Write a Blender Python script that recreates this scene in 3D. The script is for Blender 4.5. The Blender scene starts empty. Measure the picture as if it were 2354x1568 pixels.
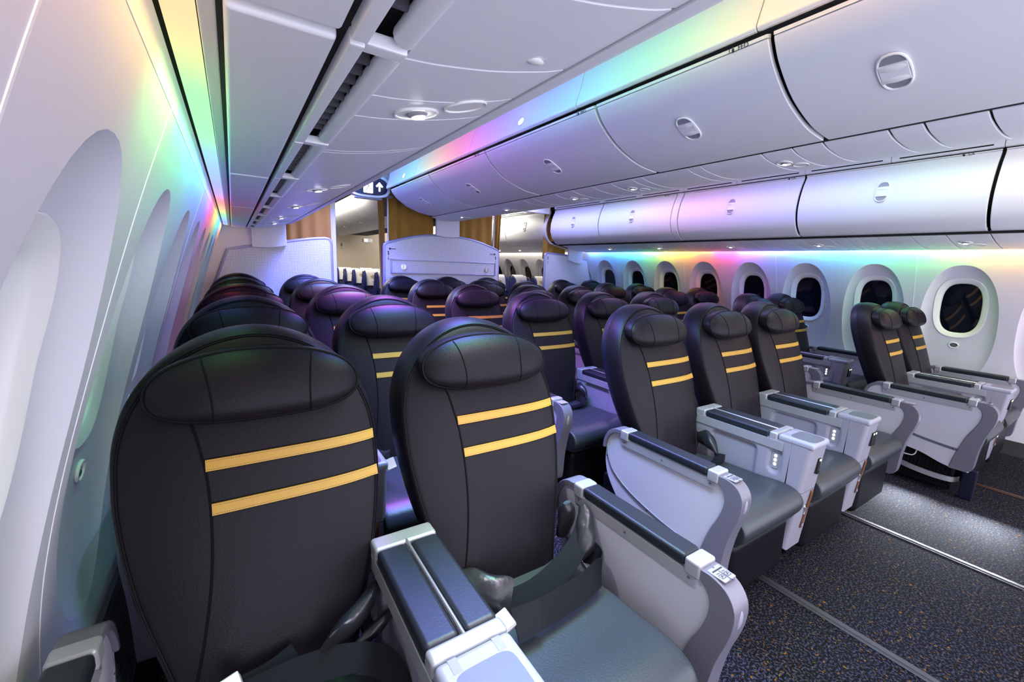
import bpy, bmesh, math, random
import numpy as np
from mathutils import Vector, Matrix
random.seed(7)
C = bpy.context.scene.collection
R = math.radians
SC = bpy.context.scene

# ------------------------------------------------------------------ camera
cam = bpy.data.cameras.new('camera')
cam.lens = 36.0 * 975.15 / 2354.0
cam.sensor_width = 36.0
cam.sensor_fit = 'HORIZONTAL'
cam.clip_start = 0.02
cam_o = bpy.data.objects.new('camera', cam)
C.objects.link(cam_o)
_r, _u, _b = ((0.83878, -0.54308, 0.03885), (0.06245, 0.16685, 0.984), (-0.54087, -0.82294, 0.17387))
M4 = Matrix(((_r[0], _u[0], _b[0], 0.0), (_r[1], _u[1], _b[1], 0.0), (_r[2], _u[2], _b[2], 1.38), (0, 0, 0, 1)))
cam_o.matrix_world = M4
SC.camera = cam_o

# ------------------------------------------------------------------ view + world + lamps
SC.view_settings.view_transform = 'Standard'
SC.view_settings.look = 'None'
SC.view_settings.gamma = 1.0
SC.view_settings.use_curve_mapping = False
SC.view_settings.exposure = 1.05
W = bpy.data.worlds.new('world')
SC.world = W
W.use_nodes = True
_bg = W.node_tree.nodes['Background']
_bg.inputs[0].default_value = (0.80, 0.82, 1.0, 1)
_bg.inputs[1].default_value = 1.85  # even fill let in through the open front end, added to brighten the cabin


def area_lamp(name, loc, size, energy, color, rot=(0, 0, 0), spread=None):
    l = bpy.data.lights.new(name, 'AREA')
    l.shape = 'RECTANGLE'
    l.size, l.size_y = size
    l.energy = energy
    l.color = color
    if spread:
        l.spread = R(spread)
    o = bpy.data.objects.new(name, l)
    o.location = loc
    o.rotation_euler = rot
    C.objects.link(o)
    return o


# warm lamps over the cabin behind the curtains
area_lamp('rear_ceiling_lamp', (1.2, 9.2, 2.44), (0.6, 5.5), 60, (1.0, 0.93, 0.82))
area_lamp('rear_ceiling_lamp', (3.85, 9.2, 2.44), (0.6, 5.5), 60, (1.0, 0.93, 0.82))
area_lamp('rear_wall_lamp', (5.08, 8.6, 1.70), (0.06, 5.4), 22, (1.0, 0.92, 0.78), (0, R(-25), 0))


def reading_spot(loc, aim, energy):
    l = bpy.data.lights.new('reading_lamp', 'SPOT')
    l.energy = energy
    l.color = (.95, .95, 1.0)
    l.spot_size = R(62)
    l.spot_blend = .8
    l.shadow_soft_size = .02
    o = bpy.data.objects.new('reading_lamp', l)
    o.location = loc
    o.rotation_euler = (Vector(aim) - Vector(loc)).to_track_quat('-Z', 'Y').to_euler()
    C.objects.link(o)


# reading lamps that are switched on
reading_spot((.36, .95, 1.68), (.80, .62, .5), 11)
reading_spot((2.36, 1.165, 1.90), (2.0, .95, .5), 6)
reading_spot((4.72, .91, 1.66), (4.3, .75, .5), 6)

# mood light colours along the cabin (y in metres -> colour)
MOOD = [(-1.2, (1.0, .50, .35)), (.45, (1.0, .42, .12)), (.78, (1.0, .58, .08)), (.92, (.70, .80, .10)), (1.10, (.16, .90, .22)), (1.50, (.12, .88, .34)), (1.72, (.08, .65, .75)),
        (1.98, (.08, .46, 1.0)), (2.45, (.14, .24, 1.0)), (2.85, (.45, .16, 1.0)), (3.05, (1.0, .06, .35)), (3.25, (1.0, .05, .04)),
        (3.60, (1.0, .38, .03)), (3.95, (.75, .75, .08)), (4.25, (.12, .85, .25)), (4.6, (.06, .60, .95)), (5.1, (.05, .25, 1.0)),
        (5.55, (.15, .35, 1.0)), (5.75, (1.0, .80, .5)), (12.0, (1.0, .82, .58))]






def mood_at(y):
    ys = [m[0] for m in MOOD]
    return tuple(float(np.interp(y, ys, [m[1][k] for m in MOOD])) for k in range(3))


# short LED lamps inside the two window coves, aimed level at the sidewall
for k in range(24):
    yy = -1.0 + .29 * k
    if yy < 5.45:
        area_lamp('mood_lamp', (-.021, yy, 1.684), (.012, .28),   .09 if yy < .75 else .25, mood_at(yy) if yy < 5.0 else (1.0, .45, .08), (0, R(40), 0), 112)
        area_lamp('mood_lamp', (5.064, yy, 1.676), (.012, .28), .45, mood_at(yy), (0, R(-50), 0), 120)


# unseen fill lamps added over both aisles to tint seats and brighten bulkheads
for k in range(11):
    yy = -.7 + .6 * k
    c = mood_at(yy + .25)
    mx_ = .10 if yy < .7 else .78
    tint = tuple(mx_ * q + (1 - mx_) * w for q, w in zip(c, (.75, .72, 1.0)))
    tin2 = tuple(.45 * q + .55 * w for q, w in zip(c, (.80, .80, 1.0)))
    if yy > 1.6:
        tint = tuple(.38 * q + .62 * w for q, w in zip(c, (.26, .14, 1.0)))
        tin2 = tuple(.30 * q + .70 * w for q, w in zip(c, (.50, .40, 1.0)))
    area_lamp('aisle_fill_lamp', (1.02, yy, 2.445), (.40, .56), (3.8 + 1.1 * min(k, 7)) * (1.8 if yy > 1.6 else 1.0), tint, (0, 0, 0), 104)
    area_lamp('aisle_fill_lamp', (3.80, yy, 2.445), (.40, .56), (1.4 + 0.3 * k) * (1.05 if yy > 1.6 else 1.0), tin2, (0, 0, 0), 150)


# ------------------------------------------------------------------ materials
def mat(name, color, rough=0.5, metal=0.0, bump=None, coat=0.0, spec=0.5, sheen=0.0):
    m = bpy.data.materials.new(name)
    m.use_nodes = True
    nt = m.node_tree
    p = nt.nodes['Principled BSDF']
    p.inputs['Base Color'].default_value = (*color, 1)
    p.inputs['Roughness'].default_value = rough
    p.inputs['Metallic'].default_value = metal
    p.inputs['Coat Weight'].default_value = coat
    p.inputs['Specular IOR Level'].default_value = spec
    if sheen:
        p.inputs['Sheen Weight'].default_value = sheen
        p.inputs['Sheen Roughness'].default_value = 0.4
    if bump:
        sc, st, det = bump
        tc = nt.nodes.new('ShaderNodeTexCoord')
        n = nt.nodes.new('ShaderNodeTexNoise')
        n.inputs['Scale'].default_value = sc
        n.inputs['Detail'].default_value = det
        b = nt.nodes.new('ShaderNodeBump')
        b.inputs['Strength'].default_value = st
        b.inputs['Distance'].default_value = 0.01
        nt.links.new(tc.outputs['Object'], n.inputs['Vector'])
        nt.links.new(n.outputs['Fac'], b.inputs['Height'])
        nt.links.new(b.outputs['Normal'], p.inputs['Normal'])
    return m


def emis(name, color, strength):
    m = bpy.data.materials.new(name)
    m.use_nodes = True
    p = m.node_tree.nodes['Principled BSDF']
    p.inputs['Base Color'].default_value = (*color, 1)
    p.inputs['Emission Color'].default_value = (*color, 1)
    p.inputs['Emission Strength'].default_value = strength
    return m


def mood_mat(name, strength, pale=0.0, shift=0.0):
    """LED strip whose colour runs through the mood-light programme along the cabin."""
    m = bpy.data.materials.new(name)
    m.use_nodes = True
    nt = m.node_tree
    nt.nodes.clear()
    out = nt.nodes.new('ShaderNodeOutputMaterial')
    em = nt.nodes.new('ShaderNodeEmission')
    em.inputs['Strength'].default_value = strength
    tc = nt.nodes.new('ShaderNodeTexCoord')
    sx = nt.nodes.new('ShaderNodeSeparateXYZ')
    mr = nt.nodes.new('ShaderNodeMapRange')
    mr.inputs['From Min'].default_value = MOOD[0][0]
    mr.inputs['From Max'].default_value = MOOD[-1][0]
    cr = nt.nodes.new('ShaderNodeValToRGB')
    span = MOOD[-1][0] - MOOD[0][0]
    el = cr.color_ramp.elements
    while len(el) < len(MOOD):
        el.new(0.5)
    for e, (y, c) in zip(el, MOOD):
        e.position = min((y + shift * (y > .5) - MOOD[0][0]) / span, 1)
    for e, (y, c) in zip(el, MOOD):
        e.color = (*[q * (1 - pale) + pale for q in c], 1)
    nt.links.new(tc.outputs['Object'], sx.inputs[0])
    nt.links.new(sx.outputs['Y'], mr.inputs['Value'])
    nt.links.new(mr.outputs['Result'], cr.inputs['Fac'])
    nt.links.new(cr.outputs['Color'], em.inputs['Color'])
    nt.links.new(em.outputs['Emission'], out.inputs['Surface'])
    return m


M = {}
M['white'] = mat('cabin_white', (.80, .80, .83), .42)
M['wallw'] = mat('sidewall_white', (.66, .66, .71), .5)
M['psu'] = mat('service_panel_white', (.84, .84, .89), .38)
M['trimw'] = mat('soft_white_trim', (.84, .83, .82), .35)
M['black'] = mat('gap_black', (.004, .004, .005), .8)
M['hull'] = mat('hull_dark', (.02, .02, .022), .9)
M['leather'] = mat('dark_leather', (.0095, .0072, .0100), .42, bump=(260, .10, 3), spec=.16)
M['leather2'] = mat('dark_leather_cushion', (.030, .036, .040), .36, bump=(240, .10, 3), spec=.48)
M['darkpad'] = mat('leg_rest_leather', (.0045, .004, .006), .45, spec=.2)
M['soft'] = mat('soft_black_leather', (.018, .018, .021), .30, bump=(45, .16, 2), spec=.5)
M['piping'] = mat('piping', (.004, .004, .005), .5, spec=.12)
M['seamd'] = mat('seam_dark', (.004, .004, .005), .7, spec=.1)
M['shell'] = mat('seat_shell_navy', (.008, .009, .022), .4, spec=.3)
M['base'] = mat('seat_base_black', (.003, .003, .004), .6, spec=.15)
M['pad'] = mat('armrest_pad', (.012, .015, .021), .42, bump=(300, .06, 2))
M['lgrey'] = mat('light_grey_plastic', (.28, .27, .315), .36)
M['mgrey'] = mat('mid_grey_plastic', (.14, .135, .165), .36)
M['dgrey'] = mat('dark_grey_plastic', (.10, .10, .12), .4)
M['side'] = mat('armrest_side_panel', (.50, .49, .54), .34)
M['top_grey'] = mat('console_top_grey', (.34, .34, .40), .34)
M['metal'] = mat('brushed_metal', (.72, .71, .70), .28, .85)
M['satin'] = mat('satin_silver', (.40, .40, .42), .34, .35)
M['bluemetal'] = mat('bulkhead_edge_trim', (.40, .41, .62), .3, .4)
M['curtain'] = mat('gold_curtain', (.40, .20, .016), .8, bump=(420, .35, 2), sheen=.3)
M['curtain2'] = mat('brown_curtain_tape', (.16, .12, .09), .8)
M['web'] = mat('belt_webbing', (.0035, .004, .006), .5, bump=(1200, .4, 1), spec=.2)
M['strap'] = mat('brown_leather_strap', (.13, .05, .018), .5)
M['beige'] = mat('beige_lavatory_wall', (.42, .36, .28), .6)
M['econ'] = mat('blue_leather', (.012, .018, .12), .38)
M['cover'] = mat('white_headrest_cover', (.75, .74, .73), .8)
M['goldp'] = mat('gold_print', (.42, .27, .07), .7)
M['greyp'] = mat('grey_print', (.25, .25, .27), .7)
M['ink'] = mat('ink', (.02, .02, .025), .6)
M['socket'] = mat('socket_black', (.012, .012, .014), .35)
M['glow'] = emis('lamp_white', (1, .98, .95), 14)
M['glow2'] = emis('control_light', (.95, .97, 1), 2)
M['green'] = emis('green_led', (.55, 1, .35), 3)
M['sign'] = emis('sign_white', (1, 1, 1), 1.6)
M['signbg'] = mat('sign_dark', (.012, .014, .05), .3)
M['mood_l'] = mood_mat('mood_strip_left', .56, .33)
M['mood_r'] = mood_mat('mood_strip_right', 4.2, .2)
M['mood_w'] = mood_mat('mood_strip_right_aisle', 1.3, .3)
M['mood_c'] = mood_mat('mood_strip_center', 8.5, 0.0, .22)


def stripe_mat():
    m = mat('yellow_stripe_leather', (.62, .37, .06), .45, bump=(300, .08, 2))
    nt = m.node_tree
    p = nt.nodes['Principled BSDF']
    tc = nt.nodes.new('ShaderNodeTexCoord')
    sx = nt.nodes.new('ShaderNodeSeparateXYZ')
    nt.links.new(tc.outputs['UV'], sx.inputs[0])

    def math_(op, a, b):
        n = nt.nodes.new('ShaderNodeMath')
        n.operation = op
        for i, q in enumerate((a, b)):
            if isinstance(q, (int, float)):
                n.inputs[i].default_value = q
            else:
                nt.links.new(q, n.inputs[i])
        return n.outputs[0]
    # stitches: dashes close to both long edges
    d = math_('ABSOLUTE', math_('SUBTRACT', math_('ABSOLUTE', math_('SUBTRACT', sx.outputs['Y'], .5), 0), .36), 0)
    line = math_('LESS_THAN', d, .035)
    dash = math_('GREATER_THAN', math_('FRACT', math_('MULTIPLY', sx.outputs['X'], 90), 0), .45)
    f = math_('MULTIPLY', line, dash)
    mx = nt.nodes.new('ShaderNodeMix')
    mx.data_type = 'RGBA'
    mx.inputs['A'].default_value = (.50, .275, .030, 1)
    mx.inputs['B'].default_value = (.18, .10, .02, 1)
    nt.links.new(f, mx.inputs['Factor'])
    nt.links.new(mx.outputs['Result'], p.inputs['Base Color'])
    return m


M['stripe'] = stripe_mat()


def carpet_mat():
    m = bpy.data.materials.new('carpet')
    m.use_nodes = True
    nt = m.node_tree
    p = nt.nodes['Principled BSDF']
    p.inputs['Roughness'].default_value = .95
    p.inputs['Specular IOR Level'].default_value = .15
    tc = nt.nodes.new('ShaderNodeTexCoord')
    n1 = nt.nodes.new('ShaderNodeTexNoise')
    n1.inputs['Scale'].default_value = 120
    n1.inputs['Detail'].default_value = 2
    n2 = nt.nodes.new('ShaderNodeTexNoise')
    n2.inputs['Scale'].default_value = 62
    n2.inputs['Detail'].default_value = 4
    n2.inputs['Roughness'].default_value = .75
    n3 = nt.nodes.new('ShaderNodeTexNoise')
    n3.inputs['Scale'].default_value = 14
    r1 = nt.nodes.new('ShaderNodeValToRGB')
    e = r1.color_ramp.elements
    e[0].position, e[0].color = .50, (.0016, .0016, .0028, 1)
    e[1].position, e[1].color = .60, (.031, .034, .053, 1)
    r2 = nt.nodes.new('ShaderNodeValToRGB')
    e = r2.color_ramp.elements
    e[0].position, e[0].color = .595, (0, 0, 0, 1)
    e[1].position, e[1].color = .64, (1, 1, 1, 1)
    mul = nt.nodes.new('ShaderNodeMath')
    mul.operation = 'MULTIPLY'
    r3 = nt.nodes.new('ShaderNodeValToRGB')
    e = r3.color_ramp.elements
    e[0].position, e[0].color = .38, (.25, .25, .25, 1)
    e[1].position, e[1].color = .55, (1, 1, 1, 1)
    mx = nt.nodes.new('ShaderNodeMix')
    mx.data_type = 'RGBA'
    mx.inputs['B'].default_value = (.22, .105, .010, 1)
    for n in (n1, n2, n3):
        nt.links.new(tc.outputs['Object'], n.inputs['Vector'])
    nt.links.new(n1.outputs['Fac'], r1.inputs['Fac'])
    nt.links.new(n2.outputs['Fac'], r2.inputs['Fac'])
    nt.links.new(n3.outputs['Fac'], r3.inputs['Fac'])
    nt.links.new(r2.outputs['Color'], mul.inputs[0])
    nt.links.new(r3.outputs['Color'], mul.inputs[1])
    nt.links.new(mul.outputs[0], mx.inputs['Factor'])
    nt.links.new(r1.outputs['Color'], mx.inputs['A'])
    nt.links.new(mx.outputs['Result'], p.inputs['Base Color'])
    b = nt.nodes.new('ShaderNodeBump')
    b.inputs['Strength'].default_value = .6
    b.inputs['Distance'].default_value = .006
    nt.links.new(n1.outputs['Fac'], b.inputs['Height'])
    nt.links.new(b.outputs['Normal'], p.inputs['Normal'])
    return m


M['carpet'] = carpet_mat()


def bulkhead_mat():
    """white laminate printed with a maze of short pale bars"""
    m = mat('bulkhead_laminate', (.74, .74, .80), .4)
    nt = m.node_tree
    p = nt.nodes['Principled BSDF']
    tc = nt.nodes.new('ShaderNodeTexCoord')
    fac = []
    for rot, off in ((0, 0), (90, .021)):
        mp = nt.nodes.new('ShaderNodeMapping')
        mp.inputs['Rotation'].default_value = (R(90), 0, R(rot))
        mp.inputs['Location'].default_value = (off, off, 0)
        br = nt.nodes.new('ShaderNodeTexBrick')
        br.inputs['Scale'].default_value = 11
        br.inputs['Mortar Size'].default_value = .035
        br.inputs['Brick Width'].default_value = .9
        br.inputs['Row Height'].default_value = .3
        nt.links.new(tc.outputs['Object'], mp.inputs['Vector'])
        nt.links.new(mp.outputs['Vector'], br.inputs['Vector'])
        fac.append(br.outputs['Fac'])
    ck = nt.nodes.new('ShaderNodeTexChecker')
    ck.inputs['Scale'].default_value = 9
    mp = nt.nodes.new('ShaderNodeMapping')
    mp.inputs['Rotation'].default_value = (R(90), 0, 0)
    nt.links.new(tc.outputs['Object'], mp.inputs['Vector'])
    nt.links.new(mp.outputs['Vector'], ck.inputs['Vector'])
    mf = nt.nodes.new('ShaderNodeMix')
    nt.links.new(ck.outputs['Fac'], mf.inputs['Factor'])
    nt.links.new(fac[0], mf.inputs['A'])
    nt.links.new(fac[1], mf.inputs['B'])
    mx = nt.nodes.new('ShaderNodeMix')
    mx.data_type = 'RGBA'
    mx.inputs['A'].default_value = (.75, .75, .80, 1)
    mx.inputs['B'].default_value = (.64, .64, .73, 1)
    nt.links.new(mf.outputs['Result'], mx.inputs['Factor'])
    nt.links.new(mx.outputs['Result'], p.inputs['Base Color'])
    return m


M['bulk'] = bulkhead_mat()
M['pane'] = mat('dimmed_window_pane', (.003, .004, .010), .04, spec=.5)


# ------------------------------------------------------------------ geometry helpers
class MB:
    def __init__(s):
        s.v, s.f, s.uv = [], [], None

    def add(s, vs, fs):
        n = len(s.v)
        s.v.extend([tuple(q) for q in vs])
        s.f.extend([tuple(i + n for i in f) for f in fs])
        return s

    def from_bm(s, bm, mtx=None):
        bm.verts.index_update()
        s.add([(mtx @ v.co) if mtx else v.co.copy() for v in bm.verts], [[v.index for v in f.verts] for f in bm.faces])
        bm.free()
        return s

    def box(s, lo, hi, bev=0.0, seg=2, mtx=None):
        bm = bmesh.new()
        bmesh.ops.create_cube(bm, size=1)
        for v in bm.verts:
            v.co = Vector([lo[i] + (v.co[i] + .5) * (hi[i] - lo[i]) for i in range(3)])
        if bev > 0:
            bmesh.ops.bevel(bm, geom=bm.edges[:], offset=bev, segments=seg, profile=.5, affect='EDGES')
        return s.from_bm(bm, mtx)

    def prism(s, pts, lo, hi, axis=0, bev=0.0, seg=2, mtx=None):
        """polygon pts in the two axes other than `axis`, extruded from lo to hi along axis"""
        bm = bmesh.new()

        def co(p, w):
            q = [p[0], p[1]]
            q.insert(axis, w)
            return Vector(q)
        a = [bm.verts.new(co(p, lo)) for p in pts]
        b = [bm.verts.new(co(p, hi)) for p in pts]
        n = len(pts)
        bm.faces.new(a)
        bm.faces.new(b[::-1])
        for i in range(n):
            bm.faces.new((a[i], b[i], b[(i + 1) % n], a[(i + 1) % n]))
        bmesh.ops.recalc_face_normals(bm, faces=bm.faces[:])
        if bev > 0:
            ed = [e for e in bm.edges if abs(e.verts[0].co[axis] - e.verts[1].co[axis]) < 1e-6]
            bmesh.ops.bevel(bm, geom=ed, offset=bev, segments=seg, profile=.5, affect='EDGES', clamp_overlap=True)
        return s.from_bm(bm, mtx)

    def tube(s, path, r, n=8, closed=False):
        path = [Vector(p) for p in path]
        m = len(path)
        rr = r if isinstance(r, (list, tuple)) else [r] * m
        vs, fs = [], []
        up = Vector((0, 0, 1))
        prev = None
        for i, p in enumerate(path):
            if closed:
                t = path[(i + 1) % m] - path[i - 1]
            else:
                t = path[min(i + 1, m - 1)] - path[max(i - 1, 0)]
            t.normalize()
            if prev is None:
                a = t.cross(up)
                if a.length < .1:
                    a = t.cross(Vector((1, 0, 0)))
            else:
                a = prev - t * prev.dot(t)
            a.normalize()
            prev = a
            b = t.cross(a)
            for k in range(n):
                q = 2 * math.pi * k / n
                vs.append(p + (a * math.cos(q) + b * math.sin(q)) * rr[i])
        cnt = m if closed else m - 1
        for i in range(cnt):
            j = (i + 1) % m
            for k in range(n):
                fs.append((i * n + k, i * n + (k + 1) % n, j * n + (k + 1) % n, j * n + k))
        if not closed:
            fs.append(tuple(range(n))[::-1])
            fs.append(tuple((m - 1) * n + k for k in range(n)))
        return s.add(vs, fs)

    def loft(s, rings, cap=True):
        n = len(rings[0])
        vs = [q for r in rings for q in r]
        fs = []
        for i in range(len(rings) - 1):
            for k in range(n):
                fs.append((i * n + k, i * n + (k + 1) % n, (i + 1) * n + (k + 1) % n, (i + 1) * n + k))
        if cap:
            fs.append(tuple(range(n))[::-1])
            fs.append(tuple((len(rings) - 1) * n + k for k in range(n)))
        return s.add(vs, fs)

    def ribbon(s, path, wdir, w, th=.002):
        """belt-like strip: path points, width direction(s), width, thickness"""
        path = [Vector(p) for p in path]
        m = len(path)
        rings = []
        for i, p in enumerate(path):
            d = Vector(wdir[i] if isinstance(wdir, list) else wdir).normalized()
            t = (path[min(i + 1, m - 1)] - path[max(i - 1, 0)]).normalized()
            nrm = t.cross(d).normalized()
            rings.append([p - d * w / 2 - nrm * th / 2, p + d * w / 2 - nrm * th / 2, p + d * w / 2 + nrm * th / 2, p - d * w / 2 + nrm * th / 2])
        return s.loft(rings)

    def ellipsoid(s, c, r, n=16, m=10, mtx=None):
        rings = []
        vs, fs = [], []
        for i in range(m + 1):
            a = math.pi * i / m - math.pi / 2
            for k in range(n):
                q = 2 * math.pi * k / n
                p = Vector((c[0] + r[0] * math.cos(a) * math.cos(q), c[1] + r[1] * math.cos(a) * math.sin(q), c[2] + r[2] * math.sin(a)))
                vs.append(mtx @ p if mtx else p)
        for i in range(m):
            for k in range(n):
                fs.append((i * n + k, i * n + (k + 1) % n, (i + 1) * n + (k + 1) % n, (i + 1) * n + k))
        return s.add(vs, fs)

    def build(s, name, material, parent=None, angle=38, flip=False):
        me = bpy.data.meshes.new(name)
        me.from_pydata(s.v, [], s.f)
        me.validate()
        bm = bmesh.new()
        bm.from_mesh(me)
        bmesh.ops.remove_doubles(bm, verts=bm.verts[:], dist=1e-6)
        bmesh.ops.recalc_face_normals(bm, faces=bm.faces[:])
        if flip:
            bmesh.ops.reverse_faces(bm, faces=bm.faces[:])
        bm.to_mesh(me)
        bm.free()
        me.shade_smooth()
        me.set_sharp_from_angle(angle=R(angle))
        me.materials.append(M[material] if isinstance(material, str) else material)
        o = bpy.data.objects.new(name, me)
        C.objects.link(o)
        w = o.modifiers.new('weighted_normal', 'WEIGHTED_NORMAL')
        w.keep_sharp = True
        w.weight = 80
        if parent:
            o.parent = parent
        return o


def tag(o, label=None, cat=None, group=None, kind=None):
    if label:
        o['label'] = label
    if cat:
        o['category'] = cat
    if group:
        o['group'] = group
    if kind:
        o['kind'] = kind
    return o


def empty(name, loc=(0, 0, 0), rz=0.0):
    o = bpy.data.objects.new(name, None)
    o.location = loc
    o.rotation_euler = (0, 0, rz)
    o.empty_display_size = .1
    C.objects.link(o)
    return o


def copy_tree(o, parent=None):
    c = o.copy()
    C.objects.link(c)
    if parent:
        c.parent = parent
    for ch in list(o.children):
        copy_tree(ch, c)
    return c


def text(name, body, size, mtx, material, parent=None, ext=.0004, align='CENTER'):
    cu = bpy.data.curves.new(name, 'FONT')
    cu.body = body
    cu.size = size
    cu.extrude = ext
    cu.align_x = align
    cu.align_y = 'CENTER'
    cu.materials.append(M[material])
    o = bpy.data.objects.new(name, cu)
    C.objects.link(o)
    if parent:
        o.parent = parent
    o.matrix_local = mtx
    TEXTS.append(o)
    return o


TEXTS = []


def frame(p, xdir, ydir):
    """matrix with origin p, x along xdir, y along ydir, z = x cross y"""
    x = Vector(xdir).normalized()
    y = Vector(ydir).normalized()
    z = x.cross(y).normalized()
    y = z.cross(x)
    return Matrix(((x.x, y.x, z.x, p[0]), (x.y, y.y, z.y, p[1]), (x.z, y.z, z.z, p[2]), (0, 0, 0, 1)))


def smooth_poly(pts, n=6):
    """Catmull-Rom through open list of 2-D/3-D points"""
    P = [np.array(p, float) for p in pts]
    P = [2 * P[0] - P[1]] + P + [2 * P[-1] - P[-2]]
    out = []
    for i in range(1, len(P) - 2):
        for k in range(n):
            t = k / n
            a, b, c, d = P[i - 1], P[i], P[i + 1], P[i + 2]
            out.append(.5 * ((2 * b) + (-a + c) * t + (2 * a - 5 * b + 4 * c - d) * t * t + (-a + 3 * b - 3 * c + d) * t ** 3))
    out.append(P[-2])
    return [tuple(float(x) for x in q) for q in out]


def superoval(n, hw, hh, e, cx=0, cy=0):
    out = []
    for k in range(n):
        t = 2 * math.pi * k / n
        c, s = math.cos(t), math.sin(t)
        out.append((cx + hw * math.copysign(abs(c) ** (2 / e), c), cy + hh * math.copysign(abs(s) ** (2 / e), s)))
    return out


# ------------------------------------------------------------------ layout numbers
YB = 5.60                                   # bulkheads
PITCH = .965
COLS = {'A': (.030, 1.0934), 'C': (.639, 1.0934), 'D': (1.801, 1.3566), 'E': (2.450, 1.3566), 'F': (3.070, 1.3566), 'H': (4.211, 1.111), 'K': (4.826, 1.111)}
XMID = 2.52


# ------------------------------------------------------------------ setting: hull, floor
def hull():
    b = MB()
    n = 40
    rings = []
    for y in (-1.3, 14.0):
        rings.append([(2.5 + 3.35 * math.cos(2 * math.pi * k / n), y, 1.2 + 2.2 * math.sin(2 * math.pi * k / n)) for k in range(n)])
    b.loft(rings, cap=False)
    b.add(rings[1], [tuple(range(n))])
    o = b.build('wall_outer', 'hull')
    tag(o, kind='structure')


hull()
fl = MB().box((-.45, -1.2, -.06), (5.6, 13.5, 0.0)).build('floor', 'carpet')
tag(fl, kind='structure')
# seat tracks: metal profiles let into the carpet
n_tr = 0
for x in (1.97, 2.98, 4.28, 0.35):
    b = MB()
    b.box((x - .022, -1.1, .0005), (x + .022, 5.5, .005), .002, 1)
    b.box((x - .006, -1.1, .005), (x + .006, 5.5, .0075), .001, 1)
    o = b.build('trim_%d' % (n_tr + 1), 'satin' if x != 4.28 else 'strap')
    o.active_material = mat('track_metal_%d' % n_tr, (.045, .045, .05), .5, .3) if x != 4.28 else mat('track_bronze', (.10, .05, .03), .45, .5)
    tag(o, kind='structure')
    n_tr += 1


# ------------------------------------------------------------------ sidewalls with window reveals
def wall_h(z):
    zs = [0.0, .3, .47, .70, .86, 1.0, 1.2, 1.40, 1.53, 1.66]
    hs = [2.86, 2.89, 2.905, 2.88, 2.845, 2.808, 2.748, 2.688, 2.645, 2.598]
    return float(np.interp(z, zs, hs))


_zz = np.linspace(0, 1.66, 84)
_hh = np.array([wall_h(z) for z in _zz])
for _ in range(30):
    _hh[1:-1] = (_hh[:-2] + _hh[1:-1] * 2 + _hh[2:]) / 4


def wh(z):
    return float(np.interp(z, _zz, _hh))


Z0, Z1 = .04, 1.655
OV = dict(cz=1.0, hw=.247, hh=.535, e=2.25)          # the reveal oval
WN = dict(cz=1.165, hw=.131, hh=.220, e=2.9)         # the window opening


def oval_ang(n, hw, hh, e, cz, angs):
    out = []
    for t in angs:
        c, s = math.cos(t), math.sin(t)
        r = ((abs(c) / hw) ** e + (abs(s) / hh) ** e) ** (-1 / e)
        out.append((r * c, cz + r * s))
    return out


def cell_angles():
    """angles about the oval centre including the cell corners"""
    hw, t, b = .3, Z1 - OV['cz'], Z0 - OV['cz']
    ang = set(2 * math.pi * k / 96 for k in range(96))
    for c in ((hw, t), (-hw, t), (-hw, b), (hw, b)):
        ang.add(math.atan2(c[1], c[0]) % (2 * math.pi))
    return sorted(ang)


ANG = cell_angles()


def recess(r, z=1.0):
    D = float(np.interp(z, [.47, .7, .86, 1.0, 1.2, 1.36, 1.53], [.012, .020, .028, .040, .056, .060, .052]))
    return D * max(0.0, 1 - r ** 9)


def reveal_depth(y, z):
    r = ((abs(y) / OV['hw']) ** OV['e'] + (abs(z - OV['cz']) / OV['hh']) ** OV['e']) ** (1 / OV['e'])
    return recess(min(r, 1), z)


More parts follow.
